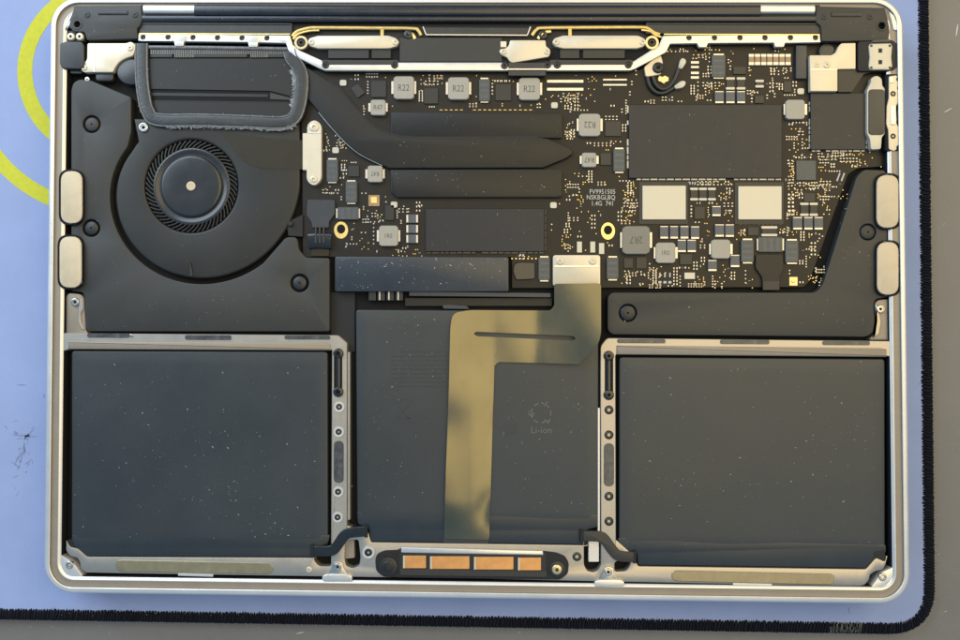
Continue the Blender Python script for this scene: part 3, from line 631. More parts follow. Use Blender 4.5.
# processors, memory, shields
def bigchip(name, x0, y0, x1, y1, h, mt, sides, dash='shield'):
    o = comp(name, x0, y0, x1, y1, h, mt, .15, .8); parts = []
    for s_ in sides:
        L = (x1-x0) if s_ in 'tb' else (y1-y0); p = 1.0
        while p < L-2:
            d = random.uniform(3, 7.5)
            if random.random() < .82:
                a, b_ = p, min(p+d, L-1)
                rc = {'t': rect(x0+a, y0-2, x0+b_, y0-.3), 'b': rect(x0+a, y1+.3, x0+b_, y1+2), 'l': rect(x0-2, y0+a, x0-.3, y0+b_), 'r': rect(x1+.4, y0+a, x1+1.5, y0+b_)}[s_]
                parts.append(sub(rc, ZP-.02, ZP+random.uniform(.3, .6), .02))
            p += d+1.2
    V, F, I = merge(parts); mk('edge_solder', V, F, [dash], pcb)
    return o
bigchip('processor', 629, 104.5, 782, 178, 1.2, 'chip', 'lb'); bigchip('memory_chip', 425.5, 208.5, 544.5, 251.5, .9, 'chip', 'rb', 'hub')
bigchip('wireless_module', 811, 93, 865.5, 149.5, 1.3, 'chip', 'lbr')
for a in ((642.5, 185.5, 686, 219.5), (738.5, 186, 781.8, 219.5)):
    occ.append((a[0]-4, a[1]-5, a[2]+4, a[3]+5)); box('chip_base', a[0]-3.5, a[1]-4, a[2]+2, a[3]+4.5, ZP-.02, ZP+.25, 'package', pcb, .05); c = comp('shielded_chip', *a, .95, 'shield', .12, .8)
pins = []
for a in ((371, 80.5, 386, 97), (424, 88, 438, 103.5), (495.5, 84, 511, 100.5), (605, 121, 621, 136), (600.5, 153, 611, 165), (348, 165.5, 359, 176.5), (796.5, 160.5, 816, 180), (804, 193, 815, 202), (694.5, 206.5, 705, 219), (680, 254, 692, 264.5), (636.5, 257, 646.5, 268.5), (733.5, 66.5, 746, 74), (748, 227, 758.5, 235.5), (784, 81, 791.5, 92), (755, 95.5, 764, 103), (624, 258, 633, 268), (385, 205, 394, 220)): 
    comp('chip_package', *a, .5, 'package' if a[0] not in (796.5,) else 'tantalum', .06, .5); pins.append(a)
V, F = prism([px([(350.5, 88), (358, 83.5), (365, 92.5), (357.5, 98)], ZP+.5)], ZP-.02, ZP+.5, .06); mk('chip_package', V, F, 'package', pcb); occ.append((349, 82, 366, 99))
g = comp('sensor_chip', 368.5, 195, 379.5, 206, .3, 'ceramic', .04); box('gold_die', 370.8, 197, 376.8, 203, ZP+.25, ZP+.5, 'gold', g, .04)
for x, y in ((343, 82.5), (554.5, 105), (394, 204.5), (553.5, 205), (801, 91), (335.5, 150)):
    comp('test_button', x-3.4, y-3, x+3.4, y+3.2, .5, 'shield', .12, 2)
for x, y in ((341, 230), (608, 231)):
    occ.append((x-8, y-10, x+8, y+10)); V, F = prism([px(circ(x, y, 7, 8.6), ZP+.14), px(circ(x, y-1, 4.2, 4.6), ZP+.14)], ZP-.02, ZP+.14, .04); o = mk('mounting_ring', V, F, 'gold', pcb); plate('mounting_hole', circ(x, y-1, 4.5), ZP-.02, ZP+.04, 'hole', pcb, 0)
for a in ((547, 79.6, 583.5, 82.6), (547, 87.6, 583.5, 90.6), (603, 78.6, 627, 80.4), (603, 83.8, 627, 85.6), (577, 241.5, 582, 252.5), (590.3, 241.5, 595.3, 252.5), (599, 243, 604.3, 254), (691, 61, 699, 63.5), (691, 65.8, 699, 68), (691, 71.5, 699, 74), (691, 76, 699, 78.6), (714, 75.8, 722, 78.2), (684.5, 272.5, 695, 279)): comp('contact_strip', *a, .35, 'shield' if a[3]-a[1] > 4 else 'tin', .06)
comp('test_pad', 789.5, 277, 797.5, 285.5, .1, 'brass', .02); screw(793.5, 281, 1.9, ZP+.35, pcb, 'gold', 'pogo_pin', 'gold')
for sx0 in (0, 1):                                                 # angled slots in the board
    V, F = sweep([(837+sx0*4.5, 181), (840+sx0*4.5, 173)], 1.5, .15, ZP+.15); mk('board_mark', V, F, 'silk', pcb)
# silk-screen letters
parts = []
for txt, y in (('FV9951505', 191.5), ('NSKBGLBQ', 197.6), ('1.4G  741', 203.3)):
    v, f = text_faces(txt, 602.5 if txt[0] != 'N' else 601, y, 4.6, ZP+.02, 0, .86); parts.append((v, f, 0))
V, F, I = merge(parts); mk('board_lettering', V, F, ['silk'], pcb); occ.append((585, 187, 620, 208))
# heat spreaders that lie on the board
for nm, a, z in (('heatsink_plate', [(391, 112), (562, 113), (562, 138), (391, 137)], 11.5), ('heatsink_plate', [(390.5, 169.5), (562, 169), (562, 196), (558, 197.3), (397, 197.3), (391, 192)], 11.5)): plate(nm, a, ZP-.02, z, 'heatsink', root, .2, 1.5, seg=2)
hp_top = smooth_path([(300, 63), (315.6, 72.5), (337.5, 87), (356, 108), (373, 125), (390.6, 133), (409, 136.6), (440, 137)], 5)
hp_bot = smooth_path([(389, 168.3), (370, 159.5), (359, 153.5), (347, 144), (331, 127), (315.6, 108.4), (302, 92)], 5)
pipe = plate('heat_pipe', hp_top+[(538, 136.8), (548, 138.5), (556, 141.5), (566, 146), (572.5, 150), (572.5, 154), (566, 158.5), (556, 162.5), (543, 167.8)]+hp_bot, ZP, 12.0, 'heatsink', root, .38, 0, seg=3)
V, F = sweep(hp_bot[2:-6], 1.5, .3, 11.75); mk('pipe_highlight', V, F, 'steel', pipe)  # added bright bead paints the rim light on the pipe's lower edge
V, F = sweep(hp_top[8:]+[(538, 136.8)], 1.0, .2, 11.9); mk('pipe_highlight', V, F, 'hub', pipe)  # fainter bead paints the highlight along the upper edge
for a in ((388, 108, 564, 200), (298, 60, 345, 110), (330, 86, 362, 130), (318, 108, 350, 128), (345, 118, 392, 150), (358, 140, 580, 170)): occ.append(a)
# fan bracket, covers, connectors on the board
br = plate('fan_bracket', [(302.5, 133), (307, 133), (307, 124, 5), (314, 119, 5), (321.5, 124, 5), (321.5, 180, 5), (314, 186.5, 5), (306.5, 181, 5), (306.5, 170), (302.5, 170)], ZP, 12.2, 'nickel', root, .15, 1); occ.append((300, 117, 324, 189))
screw(314, 127, 5, 12.5, br, 'nickel'); screw(313.5, 179, 4, 12.45, br, 'nickel'); box('bracket_fold', 308, 131.5, 321, 133.2, 12.1, 12.35, 'white_steel', br, .05)
fc = plate('fan_connector', [(307, 199), (335, 199.5), (335, 214), (329, 222), (329, 228), (312, 228), (311, 222), (306, 215)], ZP, 11.2, 'slate', pcb, .2, 2); occ.append((304, 196, 337, 258))
V, F = sweep([(308, 240.5), (314, 240), (322, 240), (331, 240.5)], 17, 1.9, 12.1, prof=14); mk('cable_roll', V, F, 'gloss_black', fc, smooth=60)
for x in (315.5, 319.5, 323.5): V, F = sweep([(x, 226), (x, 243)], 1.8, .5, 12.35); mk('cable_strand', V, F, 'hub', fc)
plate('cable_tab', [(311, 247), (329, 247), (329, 256), (311, 256)], ZP, 10.9, 'ribbon', fc, .05)
cc = plate('connector_cover', rect(553, 255, 600.3, 286), ZP, 12.4, 'nickel', root, .2, 3, seg=2); occ.append((551, 253, 602, 290))
box('cover_fold', 554, 265.3, 599.5, 267, 12.3, 12.52, 'white_steel', cc, .05)
for x in (560, 592.5): screw(x, 261, 4, 12.62, cc, 'nickel')
plate('flap_connector', [(514, 264), (520, 262), (535, 262.5), (535, 279), (516, 280), (513, 272)], ZP, 11.0, 'gloss_black', pcb, .2, 2); occ.append((512, 260, 536, 282))
kf = plate('keyboard_flex', [(756, 254), (783, 254), (784, 268), (780, 276), (780, 290), (763, 290), (762, 277), (755.5, 268)], ZP, 11.2, 'heatsink', root, .15, 2); occ.append((754, 252, 786, 292))
box('flex_stiffener', 763, 281, 779.5, 290, 11.1, 11.35, 'package', kf, .05)
sc = plate('slot_connector', rect(796, 45, 807, 78.5), ZP, 11.8, 'slate', pcb, .25, 1, seg=2); occ.append((793, 44, 809, 80))
# antenna leads
ab = plate('antenna_bracket', [(644, 67), (652, 60), (661, 55), (663, 62), (661, 74), (651, 76), (646, 76.5)], ZP, 11.8, 'nickel', root, .15, 1.5); screw(658.5, 67, 5.6, 12.6, ab, 'package', dish=True); occ.append((642, 54, 690, 96))
plate('gold_clip', [(658, 77), (660, 75), (662, 76.5), (665, 75), (669, 77), (669, 81), (666, 82), (664, 84), (661, 82), (658, 81)], ZP, 10.9, 'brass', ab, .2, .8)
for pts in ([(647.5, 75), (650, 85), (656, 91.5), (664, 92.5), (672, 88.5), (677, 85.5)], [(653, 75.5), (656, 84), (662, 88.5), (669, 86.5), (675, 79), (679, 69)]):
    V, F = sweep(smooth_path(pts, 6), 3.9, 1.2, 11.7, prof=9); mk('antenna_cable', V, F, 'package', ab, smooth=60)
for pts in ([(678.5, 68), (680, 60), (682, 57.5), (685.5, 58.5), (686.5, 62), (682, 69)], [(674, 86), (681, 80.5), (685.5, 80.5), (686, 84), (683, 87.5), (675.5, 88.7)]): plate('antenna_plug', pts, ZP, 11.9, 'shield', ab, .25, 2, seg=2)
# ---- tiny parts nobody could count: solder dots, resistors
def free(x, y, m=1.0): return all(not (a-m < x < c+m and b_-m < y < d+m) for a, b_, c, d in occ)
zones = [(335, 74, 392, 120, 60), (386, 74, 560, 112, 130), (542, 74, 630, 200, 190), (560, 92, 580, 170, 70), (322, 118, 345, 200, 45), (340, 158, 425, 256, 170), (300, 188, 330, 198, 8), (630, 44, 720, 104, 120), (720, 44, 796, 104, 90), (782, 95, 812, 200, 110), (800, 150, 886, 168, 50), (812, 152, 848, 200, 26), (618, 178, 735, 222, 200), (560, 206, 624, 256, 45), (616, 222, 760, 288, 230), (728, 182, 830, 240, 150), (780, 230, 826, 285, 55), (512, 252, 540, 262, 14), (545, 180, 590, 255, 24)]
pa = []
def dot(x, y, w_, h_, m, hh):
    c0, c1 = P(x-w_/2, y-h_/2, ZP+hh), P(x+w_/2, y+h_/2, ZP+hh); z1 = (ZP+hh)*MM; z0 = (ZP-.02)*MM; i = .12*(c1.x-c0.x)
    V = [(c0.x, c1.y, z0), (c1.x, c1.y, z0), (c1.x, c0.y, z0), (c0.x, c0.y, z0), (c0.x+i, c1.y+i, z1), (c1.x-i, c1.y+i, z1), (c1.x-i, c0.y-i, z1), (c0.x+i, c0.y-i, z1)]
    pa.append((V, [(4, 5, 6, 7), (0, 1, 5, 4), (1, 2, 6, 5), (2, 3, 7, 6), (3, 0, 4, 7)], m))
def put(x, y, kind, zone):
    x0, y0, x1, y1 = zone[:4]
    if not (x0 < x < x1 and y0 < y < y1) or not free(x, y, 1.3): return
    occ_s = (round(x/1.9), round(y/1.9))
    if occ_s in used: return
    used.add(occ_s)
    if kind == 'via': dot(x, y, 1.05, 1.05, 1, .08)
    elif kind == 'ball': dot(x, y, 1.4, 1.4, 0, .12)
    elif kind == 'rv': dot(x, y, 1.8, 1.6, 2, .3); dot(x, y-1.5, 2.0, 1.3, 0, .32); dot(x, y+1.5, 2.0, 1.3, 0, .32); [used.add((occ_s[0], occ_s[1]+q)) for q in (-1, 1)]
    elif kind == 'rh': dot(x, y, 1.6, 1.8, 2, .3); dot(x-1.5, y, 1.3, 2.0, 0, .32); dot(x+1.5, y, 1.3, 2.0, 0, .32); [used.add((occ_s[0]+q, occ_s[1])) for q in (-1, 1)]
    elif kind == 'cap': dot(x, y, 1.5, 1.8, 4, .4); dot(x, y-1.5, 1.7, 1.1, 0, .42); dot(x, y+1.5, 1.7, 1.1, 0, .42); [used.add((occ_s[0], occ_s[1]+q)) for q in (-1, 1)]
    elif kind == 'silk': dot(x, y, 2.2, .6, 3, .04)
    else: dot(x, y, 1.0, 2.4, 3, .04)
used = set()
for a in pins:                                                    # solder toes and passives round each package
    z = (300, 40, 890, 292)
    for sd in random.sample(('t', 'b', 'l', 'r'), 3):
        kd = random.choice(('ball', 'rv', 'rh', 'via', 'ball')); st_ = random.choice((2.3, 2.9, 3.6)); L = a[2]-a[0] if sd in 'tb' else a[3]-a[1]
        for k in range(int(L/st_)):
            if random.random() < .15: continue
            o_ = 1+k*st_; put(*{'t': (a[0]+o_, a[1]-3.2), 'b': (a[0]+o_, a[3]+3.2), 'l': (a[0]-3.2, a[1]+o_), 'r': (a[2]+3.2, a[1]+o_)}[sd], kd, z)
for z in zones:
    x0, y0, x1, y1, n = z; m = 0; n = int(n*1.9)
    while m < n:
        t = random.random(); cx_, cy_ = random.uniform(x0, x1), random.uniform(y0, y1)
        if t < .42:                                               # a short ordered row or column
            kd = random.choice(('rv', 'rh', 'cap', 'ball', 'ball')); c = random.randint(2, 6); st_ = random.choice((2.6, 3.2, 4.0)); hz = kd in ('rv', 'cap') or (kd == 'ball' and random.random() < .5)
            for k in range(c): put(cx_+(k*st_ if hz else 0), cy_+(0 if hz else k*st_), kd, z)
            m += c
        elif t < .62:                                             # loose group of vias
            for k in range(random.randint(3, 8)): put(cx_+random.randint(-3, 3)*2.1, cy_+random.randint(-3, 3)*2.1, 'via', z); m += 1
        elif t < .75: put(cx_, cy_, random.choice(('silk', 'silkv')), z); m += 1
        else: put(cx_, cy_, random.choice(('ball', 'via', 'rv', 'rh', 'via')), z); m += 1
for k in range(17): dot(441+k*5.1 if k < 5 else 449+k*5.1, 109.8, 3.2, 1.2, 1, .12)
for k in range(7): dot(512+k*4, 258.5, 1.6, 1.6, 1, .12)
for r in range(6):
    for c in range(2): dot(789+c*4, 194.5+r*4, 2.2, 2.2, 0, .12)
for k in range(10): dot(651+k*4.2, 182.2, 2.6, 1.0, 3, .1); dot(690+k*2.6, 183 , 1.4, 3, 3, .1)
for k in range(10): dot(744+k*4.2, 182.6, 2.6, 1.0, 3, .1); dot(741+k*4.4, 223.8, 2.8, 1.2, 1, .1); dot(642+k*4.4, 223.4, 2.8, 1.2, 1, .1)
for r in range(4):
    for c in range(2): dot(811.5+c*3.6, 243+r*3.8, 1.8, 1.8, 0, .1)
for k in range(4): dot(655+k*5, 275, 1.6, 4.6, 3, .1); dot(655+k*5, 282.3, 3.2, 2.6, 3, .1)
for k in range(8): dot(338+k*1.6, 140+k % 3*4, 1.2, 1.2, 1, .1)
V, F, I = merge(pa); q = mk('surface_mount_parts', V, F, ['tin', 'gold', 'package', 'silk', 'ceramic'], pcb, I, smooth=0); q['kind'] = 'stuff'
# dark slate cover strip under the board, slots below
cs = plate('cable_cover', [(335, 256.5), (508.5, 257), (508.5, 291.5), (335, 291.5)], 10.4, 12.2, 'slate', root, .25, 2, seg=2)
plate('cover_lip', [(409, 291), (551, 293), (551, 297.5), (409, 296)], 10, 11.2, 'slate', cs, .15, 1)
box('cover_base', 405, 298, 552, 306, 8.4, 9.8, 'heatsink', cs, .05)
for k in range(4): box('cover_prong', 368.5+k*9, 291, 376+k*9, 300.5, 9, 10.9, 'package', cs, .1)
for k in range(3): box('prong_edge', 379+k*9.3, 291, 380.2+k*9.3, 300, 9, 11.1, 'tin', cs, .02)
plate('cover_tongue', [(442, 305), (447, 304), (467, 305.5), (470, 309.5), (443, 309)], 10.2, 11.4, 'slate', cs, .2, 2)
# inner case web between speaker and middle bay
wb = box('inner_web', 331, 292, 355, 352, 8.4, 9.3, 'black', root, .1)

# ---- long flex over the middle battery
fx = [(554, 284), (600, 284), (600, 344, 22), (578, 364, 10), (575, 364), (498, 362, 3), (494.5, 366, 3), (493.5, 400), (489.3, 540), (444, 538.5), (446.5, 460), (449, 390), (450.5, 325, 14), (453, 313, 14), (470, 310, 4), (550, 310.5, 2), (554, 306, 2)]
slot = rounded([(476, 331.8), (572, 336), (575.5, 338), (573, 340.4), (477, 336.2), (473.5, 333.8)], 2)
flex = plate('flex_cable', fx, 12.1, 12.28, 'flex', root, .03, 3, [slot])
ya, yb = P(480, 365, 12).y, P(480, 540, 12).y; xc = P(470, 450, 12).x; xr = P(535, 330, 12).x
def flex_z(x, y):
    q = (y-ya)/(yb-ya); xs = (x-xc)/.008; z = .35+.10*math.sin(x*210+y*120)+.07*math.sin(y*330-x*150)
    e = max(0, 1+q*1.5) if q < 0 else min(1, max(0, (1.02-q)/.25)); e = e*e*(3-2*e)   # long tail lifts at its left edge
    z += e*max(0, .65-.65*xs)
    if q > 0: z += .16*math.sin(q*13)*e*min(1, q*4)-.35*max(0, q-.7)*(1+xs)
    if x > xr: z += .11*(x-xr)/MM
    xk = (x-xc)/MM-1.8                                   # pressed crease along the tail
    if q > 0 and xk > 0: z -= .06*xk*e*min(1, q*4)
    return max(0, z)
warp(flex, flex_z, 1.6)
plate('flex_end', [(443.6, 538), (489, 539.5), (488.5, 546), (443.4, 544.5)], 11.6, 12.0, 'slate', flex, .05)
box('flex_fold', 555, 286.2, 599, 290.5, 12.2, 12.34, 'bronze_strip', flex, .03)

# ------------------------------------------------------------------ hinge side (top of the picture)
tube_l = box('hinge_cover', 141, 4.8, 820, 21.5, 12.0, 13.2, 'black', root, .1)
V, F = sweep([(194, 9.2), (300, 9.4), (480, 9.6), (761, 9.8)], 11, 1.3, 14.3, prof=10); mk('hinge_barrel', V, F, 'hinge_black', tube_l, smooth=60)
V, F = sweep([(142, 17.6), (480, 18), (818, 18)], 6.5, .9, 13.5, prof=8); mk('hinge_seal', V, F, 'hinge_black', tube_l, smooth=60)
for x0, x1 in ((143, 194), (761, 815)): V, F = sweep([(x0, 8.2), (x1, 8.4)], 8.6, 1.4, 14.4, prof=10); mk('barrel_cap', V, F, 'white_steel', tube_l, smooth=60)
for x0, x1 in ((139, 292), (646, 821)):
    o = plate('hinge_shield', [(x0, 22), (x1, 22.5), (x1, 34), (x0, 33.5)], 11.5, 12.7, 'hinge_grey', root, .2, 1)
    V, F = sweep([(x0+2, 23.2), (x1-2, 23.8)], 1.6, .35, 13.0); mk('shield_seam', V, F, 'hub', o)
box('hinge_bed', 290, 22, 648, 64, 10, 11.4, 'black', root, .1)
# silver bracket that runs behind the hinges
hb = [(138, 34), (290, 35.2), (292.5, 44), (300, 50.5), (322.5, 60.5), (330, 62.3), (505, 62.3), (508, 66), (545, 66), (548, 62.5), (628, 62.5), (633, 61.5), (659, 45), (663, 35.5), (820, 34.2), (821, 42), (790, 42.6), (785, 42.6), (784, 46.5), (775, 46.5), (774, 42.4), (708, 42.8), (706.5, 47), (699, 47), (697, 43), (670, 43.5), (666, 52), (635, 68.5), (630, 70.2), (325, 70.4), (319, 68), (296, 56.5), (289, 51.5), (286, 43), (258, 42.3), (257, 46.8), (249, 46.8), (248, 42), (184, 41.3), (183, 46), (175, 46), (174, 41), (138, 40.8)]
hl = [(143, 37), (168, 37), (193, 37.3), (217.5, 37.5), (242, 37.6), (267, 37.8)]; hr = [(689, 37.3), (714.5, 37.4), (740, 37.4), (765, 37.4), (790.5, 37.3), (815.5, 37.3)]
bar = plate('hinge_bracket', hb, 11.4, 12.9, 'white_steel', root, .18, .8, [circ(x, y, 2.7, n=16) for x, y in hl+hr], seg=2)
for x0, x1, y in ((139, 290, 34.2), (664, 820, 34.8)): plate('gilded_edge', [(x0, y-1.4), (x1, y-.9), (x1, y+.3), (x0, y-.2)], 12.6, 13.0, 'gold', bar, .05)
for x, y in hl+hr: plate('bracket_hole', circ(x, y, 2.8, n=16), 11.6, 12.2, 'package', bar, 0)
def hinge(gold_x, cream, blocks, barx, sc, mirror):
    hgo = plate('hinge', cream, 11.3, 13.0, 'nickel', root, .2, 1.5, seg=2)
    xs = [p[0] for p in cream]; x0, x1 = min(xs), max(xs)
    for x in (x0+4.2, x1-4.2): screw(x, 41.8, 3.3, 13.25, hgo, 'nickel')
    ringpart('hinge_bushing', gold_x, 42.3, 4.4, 6.8, 11.3, 13.2, 'brass', hgo); screw(gold_x, 42.3, 4.4, 12.8, hgo, 'package')
    box('hinge_well', x0-6, 48, x1+4, 60, 11.2, 11.6, 'hole', hgo, .02)
    for a, b_ in blocks: box('hinge_block', a, 49.5, b_, 58.4, 11.5, 12.3, 'package', hgo, .15)
    plate('hinge_bar', [(barx[0], 59.5), (barx[1], 59.5), (barx[1], 64.6), (barx[0], 64.6)], 11.5, 13.05, 'speaker', hgo, .15, .8)
    for x in sc: screw(x, 64.5, 3.7, 13.3, hgo, 'package', dish=True)
    return hgo
h1 = hinge(301, [(307, 42), (309.5, 38), (318, 35.5), (388, 35.3), (396, 37.8), (399.5, 42), (397, 45.8), (389, 48.2), (318, 48.2), (310, 46)], ((328, 369), (371.5, 391)), (322, 398), (325.3, 394.5), 0)
h2 = hinge(652, [(552, 42), (554.5, 38), (563, 35.3), (638, 35.3), (644, 38), (647, 42), (644, 46), (637, 48.2), (563, 48.2), (555, 46)], ((560, 579.5), (583, 625)), (550, 633), (547.5, 557.3, 628.5), 1)
cb = box('hinge_block', 399.5, 37.5, 502, 61.5, 11.3, 12.6, 'speaker', root, .15, 1)
plate('display_flex', [(424, 27), (529, 27.5), (527, 34), (426, 34)], 11.4, 12.8, 'hinge_grey', root, .15, 1)
fr = merge([line(423, 26.5, 426, 34.3, 1.1, 12.9), line(426, 34.5, 527.5, 35, 1.1, 12.9), line(527.5, 34.6, 530.5, 26.5, 1.1, 12.9)]); mk('flex_outline', fr[0], fr[1], 'tin', cb)
for pts in ([(292, 36), (297, 31), (308, 27.8), (318, 27.2), (370, 27.5), (412, 28), (418, 30), (421, 35)], [(660, 34), (654, 32), (648, 28), (640, 26.8), (600, 26.9), (545, 27.4), (537, 29), (532, 35)]):
    V, F = sweep(smooth_path(pts, 6), 3.4, .6, 12.9); g = mk('gold_flex', V, F, 'gold_flex', root)
    q = [(x+(1.5 if x > 450 else 1), y+2.8) for x, y in pts[:4]]; V, F = sweep(smooth_path(q, 6), 2.0, .5, 12.8); mk('flex_strand', V, F, 'gold', g)
    q = [(x-(6 if x < 450 else -6), y+3.5) for x, y in pts[-3:]]; V, F = sweep(smooth_path(q, 6), 3.2, .5, 12.8); mk('flex_strand', V, F, 'gold', g)
    x = 382 if pts[0][0] < 450 else 570; box('flex_tab', x-1.7, 28, x+1.7, 35.5, 12.2, 12.75, 'gold_flex', g, .05)
for x, y in ((408, 34), (543, 34.3)): screw(x, y, 4.6, 13.0, cb, 'hub', 'hinge_stud')
cv = plate('display_connector_cover', [(510, 40), (545.5, 40), (546, 46), (550, 49), (550.5, 53), (548.5, 56.5), (528, 60), (512.5, 62.5), (510, 61.5), (507, 57), (501, 54.5), (499, 51), (501, 48.5), (506, 48), (509, 45)], 12, 13.3, 'nickel', root, .18, 1.5, seg=2); screw(503.5, 51.5, 3, 13.55, cv, 'nickel'); screw(547, 51.5, 3, 13.55, cv, 'nickel')
box('cover_tab', 500.5, 41, 506.5, 47, 12, 12.9, 'tin', cv, .1)
box('pull_tab', 508.5, 62.5, 546, 68.3, 12, 13.2, 'hinge_grey', cv, .1); box('pull_tab', 508.5, 70, 546, 75.5, 12, 12.9, 'hinge_grey', cv, .1); box('tab_stripe', 508, 68.2, 546.5, 69.8, 12, 13.25, 'tin', cv, .05)
screw(504.5, 65.2, 3.6, 13.3, cv, 'hub', dish=True)
# ---- left corner group
ac = plate('antenna_cover', [(74, 5.5), (141.5, 5), (142, 20), (139.5, 26), (137, 28), (137, 38.5), (87, 40), (84.5, 32), (74, 31.5), (69, 27), (70, 18), (73, 12)], 11.5, 13.6, 'speaker', root, .25, 1.5, [circ(77, 24, 3.2, n=18)], seg=2)
ringpart('screw_collar', 77, 24, 3.2, 5.2, 13.4, 13.75, 'speaker', ac); plate('screw_well', circ(77, 24, 3.3), 11.6, 12, 'hole', ac, 0)
V, F = sweep([(98, 12.3), (127, 12.3)], 4, .5, 14.0); mk('cover_ridge', V, F, 'hinge_grey', ac)
for x in (87, 135): screw(x, 14.5, 3.3, 13.8, ac, 'speaker')
for x in (70.5, 79.3): screw(x, 36.2, 4, 13.6, ac, 'nickel')
box('screw_shelf', 66, 30, 85, 42, 11, 12.6, 'black', ac, .2, 2)
blk = plate('port_block', [(60, 43), (66, 41), (82, 41.5), (84, 45), (84, 66), (80, 69), (62, 68.5), (59.5, 63)], 11, 13.6, 'package', root, .35, 2, seg=3)
box('block_foot', 70, 67, 82, 73.5, 10, 12.0, 'package', blk, .2, 2)
pc = plate('port_cover', [(87.3, 43), (126, 43), (131, 41.3), (135, 44), (135.3, 48), (133, 55.5), (125, 58, 5), (118, 62.5, 5), (114, 69), (113, 72), (90, 72), (84, 72.3), (80.5, 69.5), (80.7, 64.5), (84.5, 62.5), (87, 59)], 11, 13.0, 'nickel', root, .2, 2, seg=2)
box('cover_fold', 93.3, 43.6, 94.8, 71.6, 12.9, 13.15, 'white_steel', pc, .05); screw(130, 47.5, 3.4, 13.3, pc, 'nickel'); screw(84, 67.3, 3, 13.3, pc, 'nickel')
plate('round_cable_end', circ(131, 71.5, 14.5, 13), 10.2, 12.3, 'hub', root, .5, seg=2)
box('cable_bulge', 95, 70, 113, 81, 9.5, 11.6, 'hub', root, .5, 4, seg=3)
screw(87, 79, 2.6, 12.1, case, 'steel')
plate('corner_bumper', [(65, 30), (66, 22), (70, 15), (74, 11), (72, 17), (69.5, 25)], 12.6, 13.5, 'polished_edge', case, .2, 1)
# ---- right corner group
ac2 = plate('antenna_cover', [(816, 6), (885, 7.5), (888, 20), (890, 32), (888, 39), (868, 40.5), (822, 41), (821, 26), (816, 22)], 11.5, 13.6, 'speaker', root, .25, 1.5, [circ(882, 25.5, 3.6, n=18)], seg=2)
ringpart('screw_collar', 882, 25.5, 3.6, 5.2, 13.4, 13.75, 'speaker', ac2); plate('screw_well', circ(882, 25.5, 3.7), 11.6, 12, 'hole', ac2, 0)
V, F = sweep([(832, 13.8), (862, 13.8)], 5, .5, 14.0); mk('cover_ridge', V, F, 'hinge_grey', ac2)
for x in (824, 870): screw(x, 16.5, 3, 13.8, ac2, 'speaker')
plate('corner_bumper', [(888, 10), (894, 15), (898, 24), (899, 30), (894, 30), (892, 21)], 12.6, 13.6, 'polished_edge', case, .2, 1)
plate('port_surround', [(858, 41), (893, 39.5), (898.5, 45), (898.5, 66), (893, 71), (858, 71)], 10.5, 13.3, 'black', root, .3, 3, seg=2)
us = plate('usb_port', [(870, 43.5), (891, 43), (892.5, 46), (891.5, 57), (892.5, 66), (890.5, 69.5), (870, 69.5), (868.8, 66), (869.8, 57), (868.8, 46)], 11, 13.8, 'shield', root, .3, 1, [rect(878.8, 48.5, 882.3, 52.3), rect(878.8, 60, 882.3, 63.8)], seg=2)
for x, y in ((880.5, 50.4), (880.5, 62)): box('port_slot', x-2, y-2.1, x+2, y+2.1, 11.5, 12.8, 'hole', us, 0)
for x, y in ((871.5, 45.5), (890, 45.5), (871.5, 67.5), (890, 67.5)): screw(x, y, 1.3, 13.9, us, 'hole', 'crimp')
plate('port_clip', [(872, 40), (880, 37.5), (889, 38), (891, 42), (872, 42.5)], 11, 13.5, 'hub', us, .2, 1.5)
rc = plate('port_cover', [(809.7, 55), (831, 55), (836, 52.5, 3), (838, 47, 3), (841, 43, 3), (855.7, 42.7), (855.7, 68.7), (837.6, 69), (837.6, 91), (810.5, 91)], 11, 13.0, 'nickel', root, .2, 1, seg=2)
box('cover_fold', 811, 68.8, 837, 70, 12.9, 13.1, 'white_steel', rc, .05); screw(827, 64.5, 3.4, 13.25, rc, 'nickel'); screw(817, 64.5, 2.6, 13.15, rc, 'nickel')
plate('round_cable_end', circ(827, 51, 8), 10.2, 12.0, 'hub', root, .4, seg=2)
plate('port_flex', [(838, 68), (870, 68), (872, 72), (864, 74), (852, 92), (838, 92)], 10.2, 12.2, 'package', root, .1, 1); box('port_flex', 855.5, 42, 869, 69, 10.2, 11.8, 'heatsink', root, .1)
cn = plate('side_connector', [(871, 82), (871, 78, 3), (876.5, 75, 3), (882, 78, 3), (882.5, 86), (886, 89), (886.5, 132), (882, 137), (881, 149), (871, 149.5), (870, 139), (867, 133), (867, 90)], 10.4, 12.8, 'shield', root, .2, 2, seg=2); box('connector_insert', 868.8, 89, 884.8, 134.5, 12.7, 13.2, 'hub', cn, .2, 4, seg=2)
sr = plate('side_rail', [(889, 76), (897, 75), (898.5, 85), (897, 88), (899, 92), (898, 103), (896, 106), (897, 124), (899, 128), (899, 148), (894, 151), (889, 149), (888.5, 130), (886.5, 124), (887, 106), (889, 98)], 11, 13.6, 'nickel', root, .2, 1.5, seg=2)
box('rail_backing', 885.5, 74, 899.6, 151, 11, 13.22, 'hole', sr, .05, 2)
for y in (93.5, 136): screw(893.3, y, 2.9, 13.75, sr, 'package')
box('rail_tab', 891.5, 105, 896.2, 124.5, 13.4, 14.0, 'white_steel', sr, .15, 1); box('rail_tab', 890.5, 76.5, 894, 83, 13.4, 13.8, 'steel', sr, .1, 1)
for y in (79, 106.5, 122, 147.5): plate('rail_notch', circ(899, y, 2.6, n=14), 12.5, 13.66, 'hole', sr, 0)
for y0, y1 in ((150, 171), (305, 336)): plate('rim_glint', [(893.5, y0), (898, y0-1), (898, y1), (894, y1)], 11, 12.75, 'white_steel', case, .1)

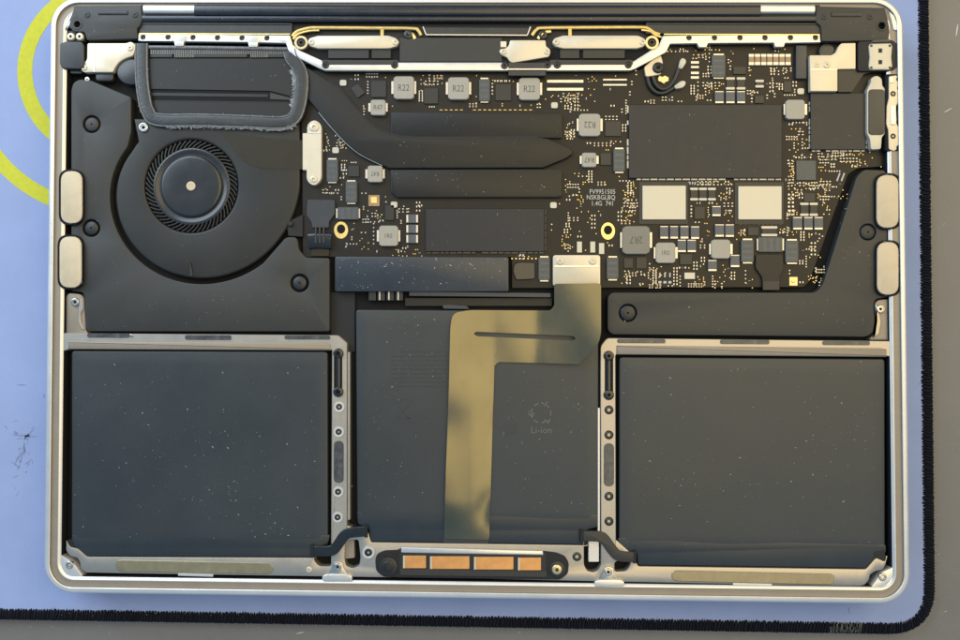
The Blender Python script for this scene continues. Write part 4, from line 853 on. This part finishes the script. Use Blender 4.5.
# ------------------------------------------------------------------ dust
def dustfield(name, areas, parent, mt='dust'):
    V = []; F = []
    for (x0, y0, x1, y1, z, n, rmax) in areas:
        cl = [(random.uniform(x0, x1), random.uniform(y0, y1)) for _ in range(6)]
        for k in range(int(n*1.5)):
            if random.random() < .4:
                c = random.choice(cl); x = random.gauss(c[0], (x1-x0)*.07); y = random.gauss(c[1], (y1-y0)*.07)
            else: x, y = random.uniform(x0, x1), random.uniform(y0, y1)
            if not (x0 < x < x1 and y0 < y < y1): continue
            a = P(x, y, z); r = (.08+.65*rmax*random.random()**6)*S(z); an = random.random()*6.3; el = random.uniform(1, 2.2) if random.random() < .8 else random.uniform(3, 5); b0 = len(V)
            u = Vector((math.cos(an), math.sin(an))); n_ = Vector((-u.y, u.x))
            for sx_, sy_ in ((1, 0), (.1, .8), (-1, .1), (-.1, -.9)):
                q = a.xy+u*sx_*r*el*.7+n_*sy_*r; V.append((q.x, q.y, z*MM+.00001))
            V.append((a.x, a.y, z*MM+r*.5)); F += [(b0+i, b0+(i+1) % 4, b0+4) for i in range(4)]
    o = mk(name, V, F, mt, parent, smooth=0); o['kind'] = 'stuff'; return o
dustfield('dust', [(75, 352, 326, 540, 12.0, 520, .7), (360, 315, 445, 515, 12.0, 190, .6), (497, 368, 594, 515, 12.0, 240, .6), (622, 360, 882, 545, 12.0, 480, .7), (337, 258, 506, 290, 12.2, 300, .9), (90, 290, 325, 328, 12.1, 110, .5), (74, 90, 128, 290, 12.1, 90, .45), (612, 296, 865, 332, 12.1, 120, .6), (835, 180, 872, 290, 12.1, 60, .5), (400, 139, 540, 166, 12.0, 80, .7), (393, 114, 560, 135, 11.5, 40, .5), (395, 171, 556, 195, 11.5, 70, .7), (430, 210, 542, 250, ZP+.9, 60, .5), (634, 108, 778, 175, ZP+1.2, 50, .5), (815, 97, 862, 146, ZP+1.3, 20, .6), (450, 315, 490, 535, 12.29, 70, .8), (496, 315, 596, 328, 12.29, 50, .7), (556, 290, 596, 308, 12.29, 25, .8), (240, 180, 295, 225, 11.6, 20, .4), (150, 240, 250, 275, 11.6, 25, .4), (152, 60, 285, 86, 11.75, 25, .4), (200, 18, 760, 19.5, 13.5, 60, .6), (90, 342, 320, 348, 12.72, 40, .4), (80, 16, 134, 36, 13.6, 40, .4), (824, 20, 876, 37, 13.6, 25, .4), (350, 312, 354, 500, 9.9, 10, .6)], root)
d2 = dustfield('desk_dust', [(936, 5, 958, 560, DZ, 60, 1.0), (0, 624, 760, 639, DZ, 110, .8), (940, 560, 958, 636, DZ, 20, 1.0), (780, 636, 935, 639, DZ, 10, .8)], None); d2['label'] = 'pale dust specks and lint scattered on the grey desk'
streaks('desk_scratch', [(957, 30, 14, 1.0, 1.4), (948, 110, 10, .7, .5), (300, 633, 9, .6, .2)], DZ+.03, 'hair', desk)
d3 = dustfield('mat_dust', [(4, 210, 40, 600, .02, 60, .4), (60, 598, 900, 612, .02, 70, .5), (60, 611, 820, 617, .85, 110, .55)], mouse_mat)
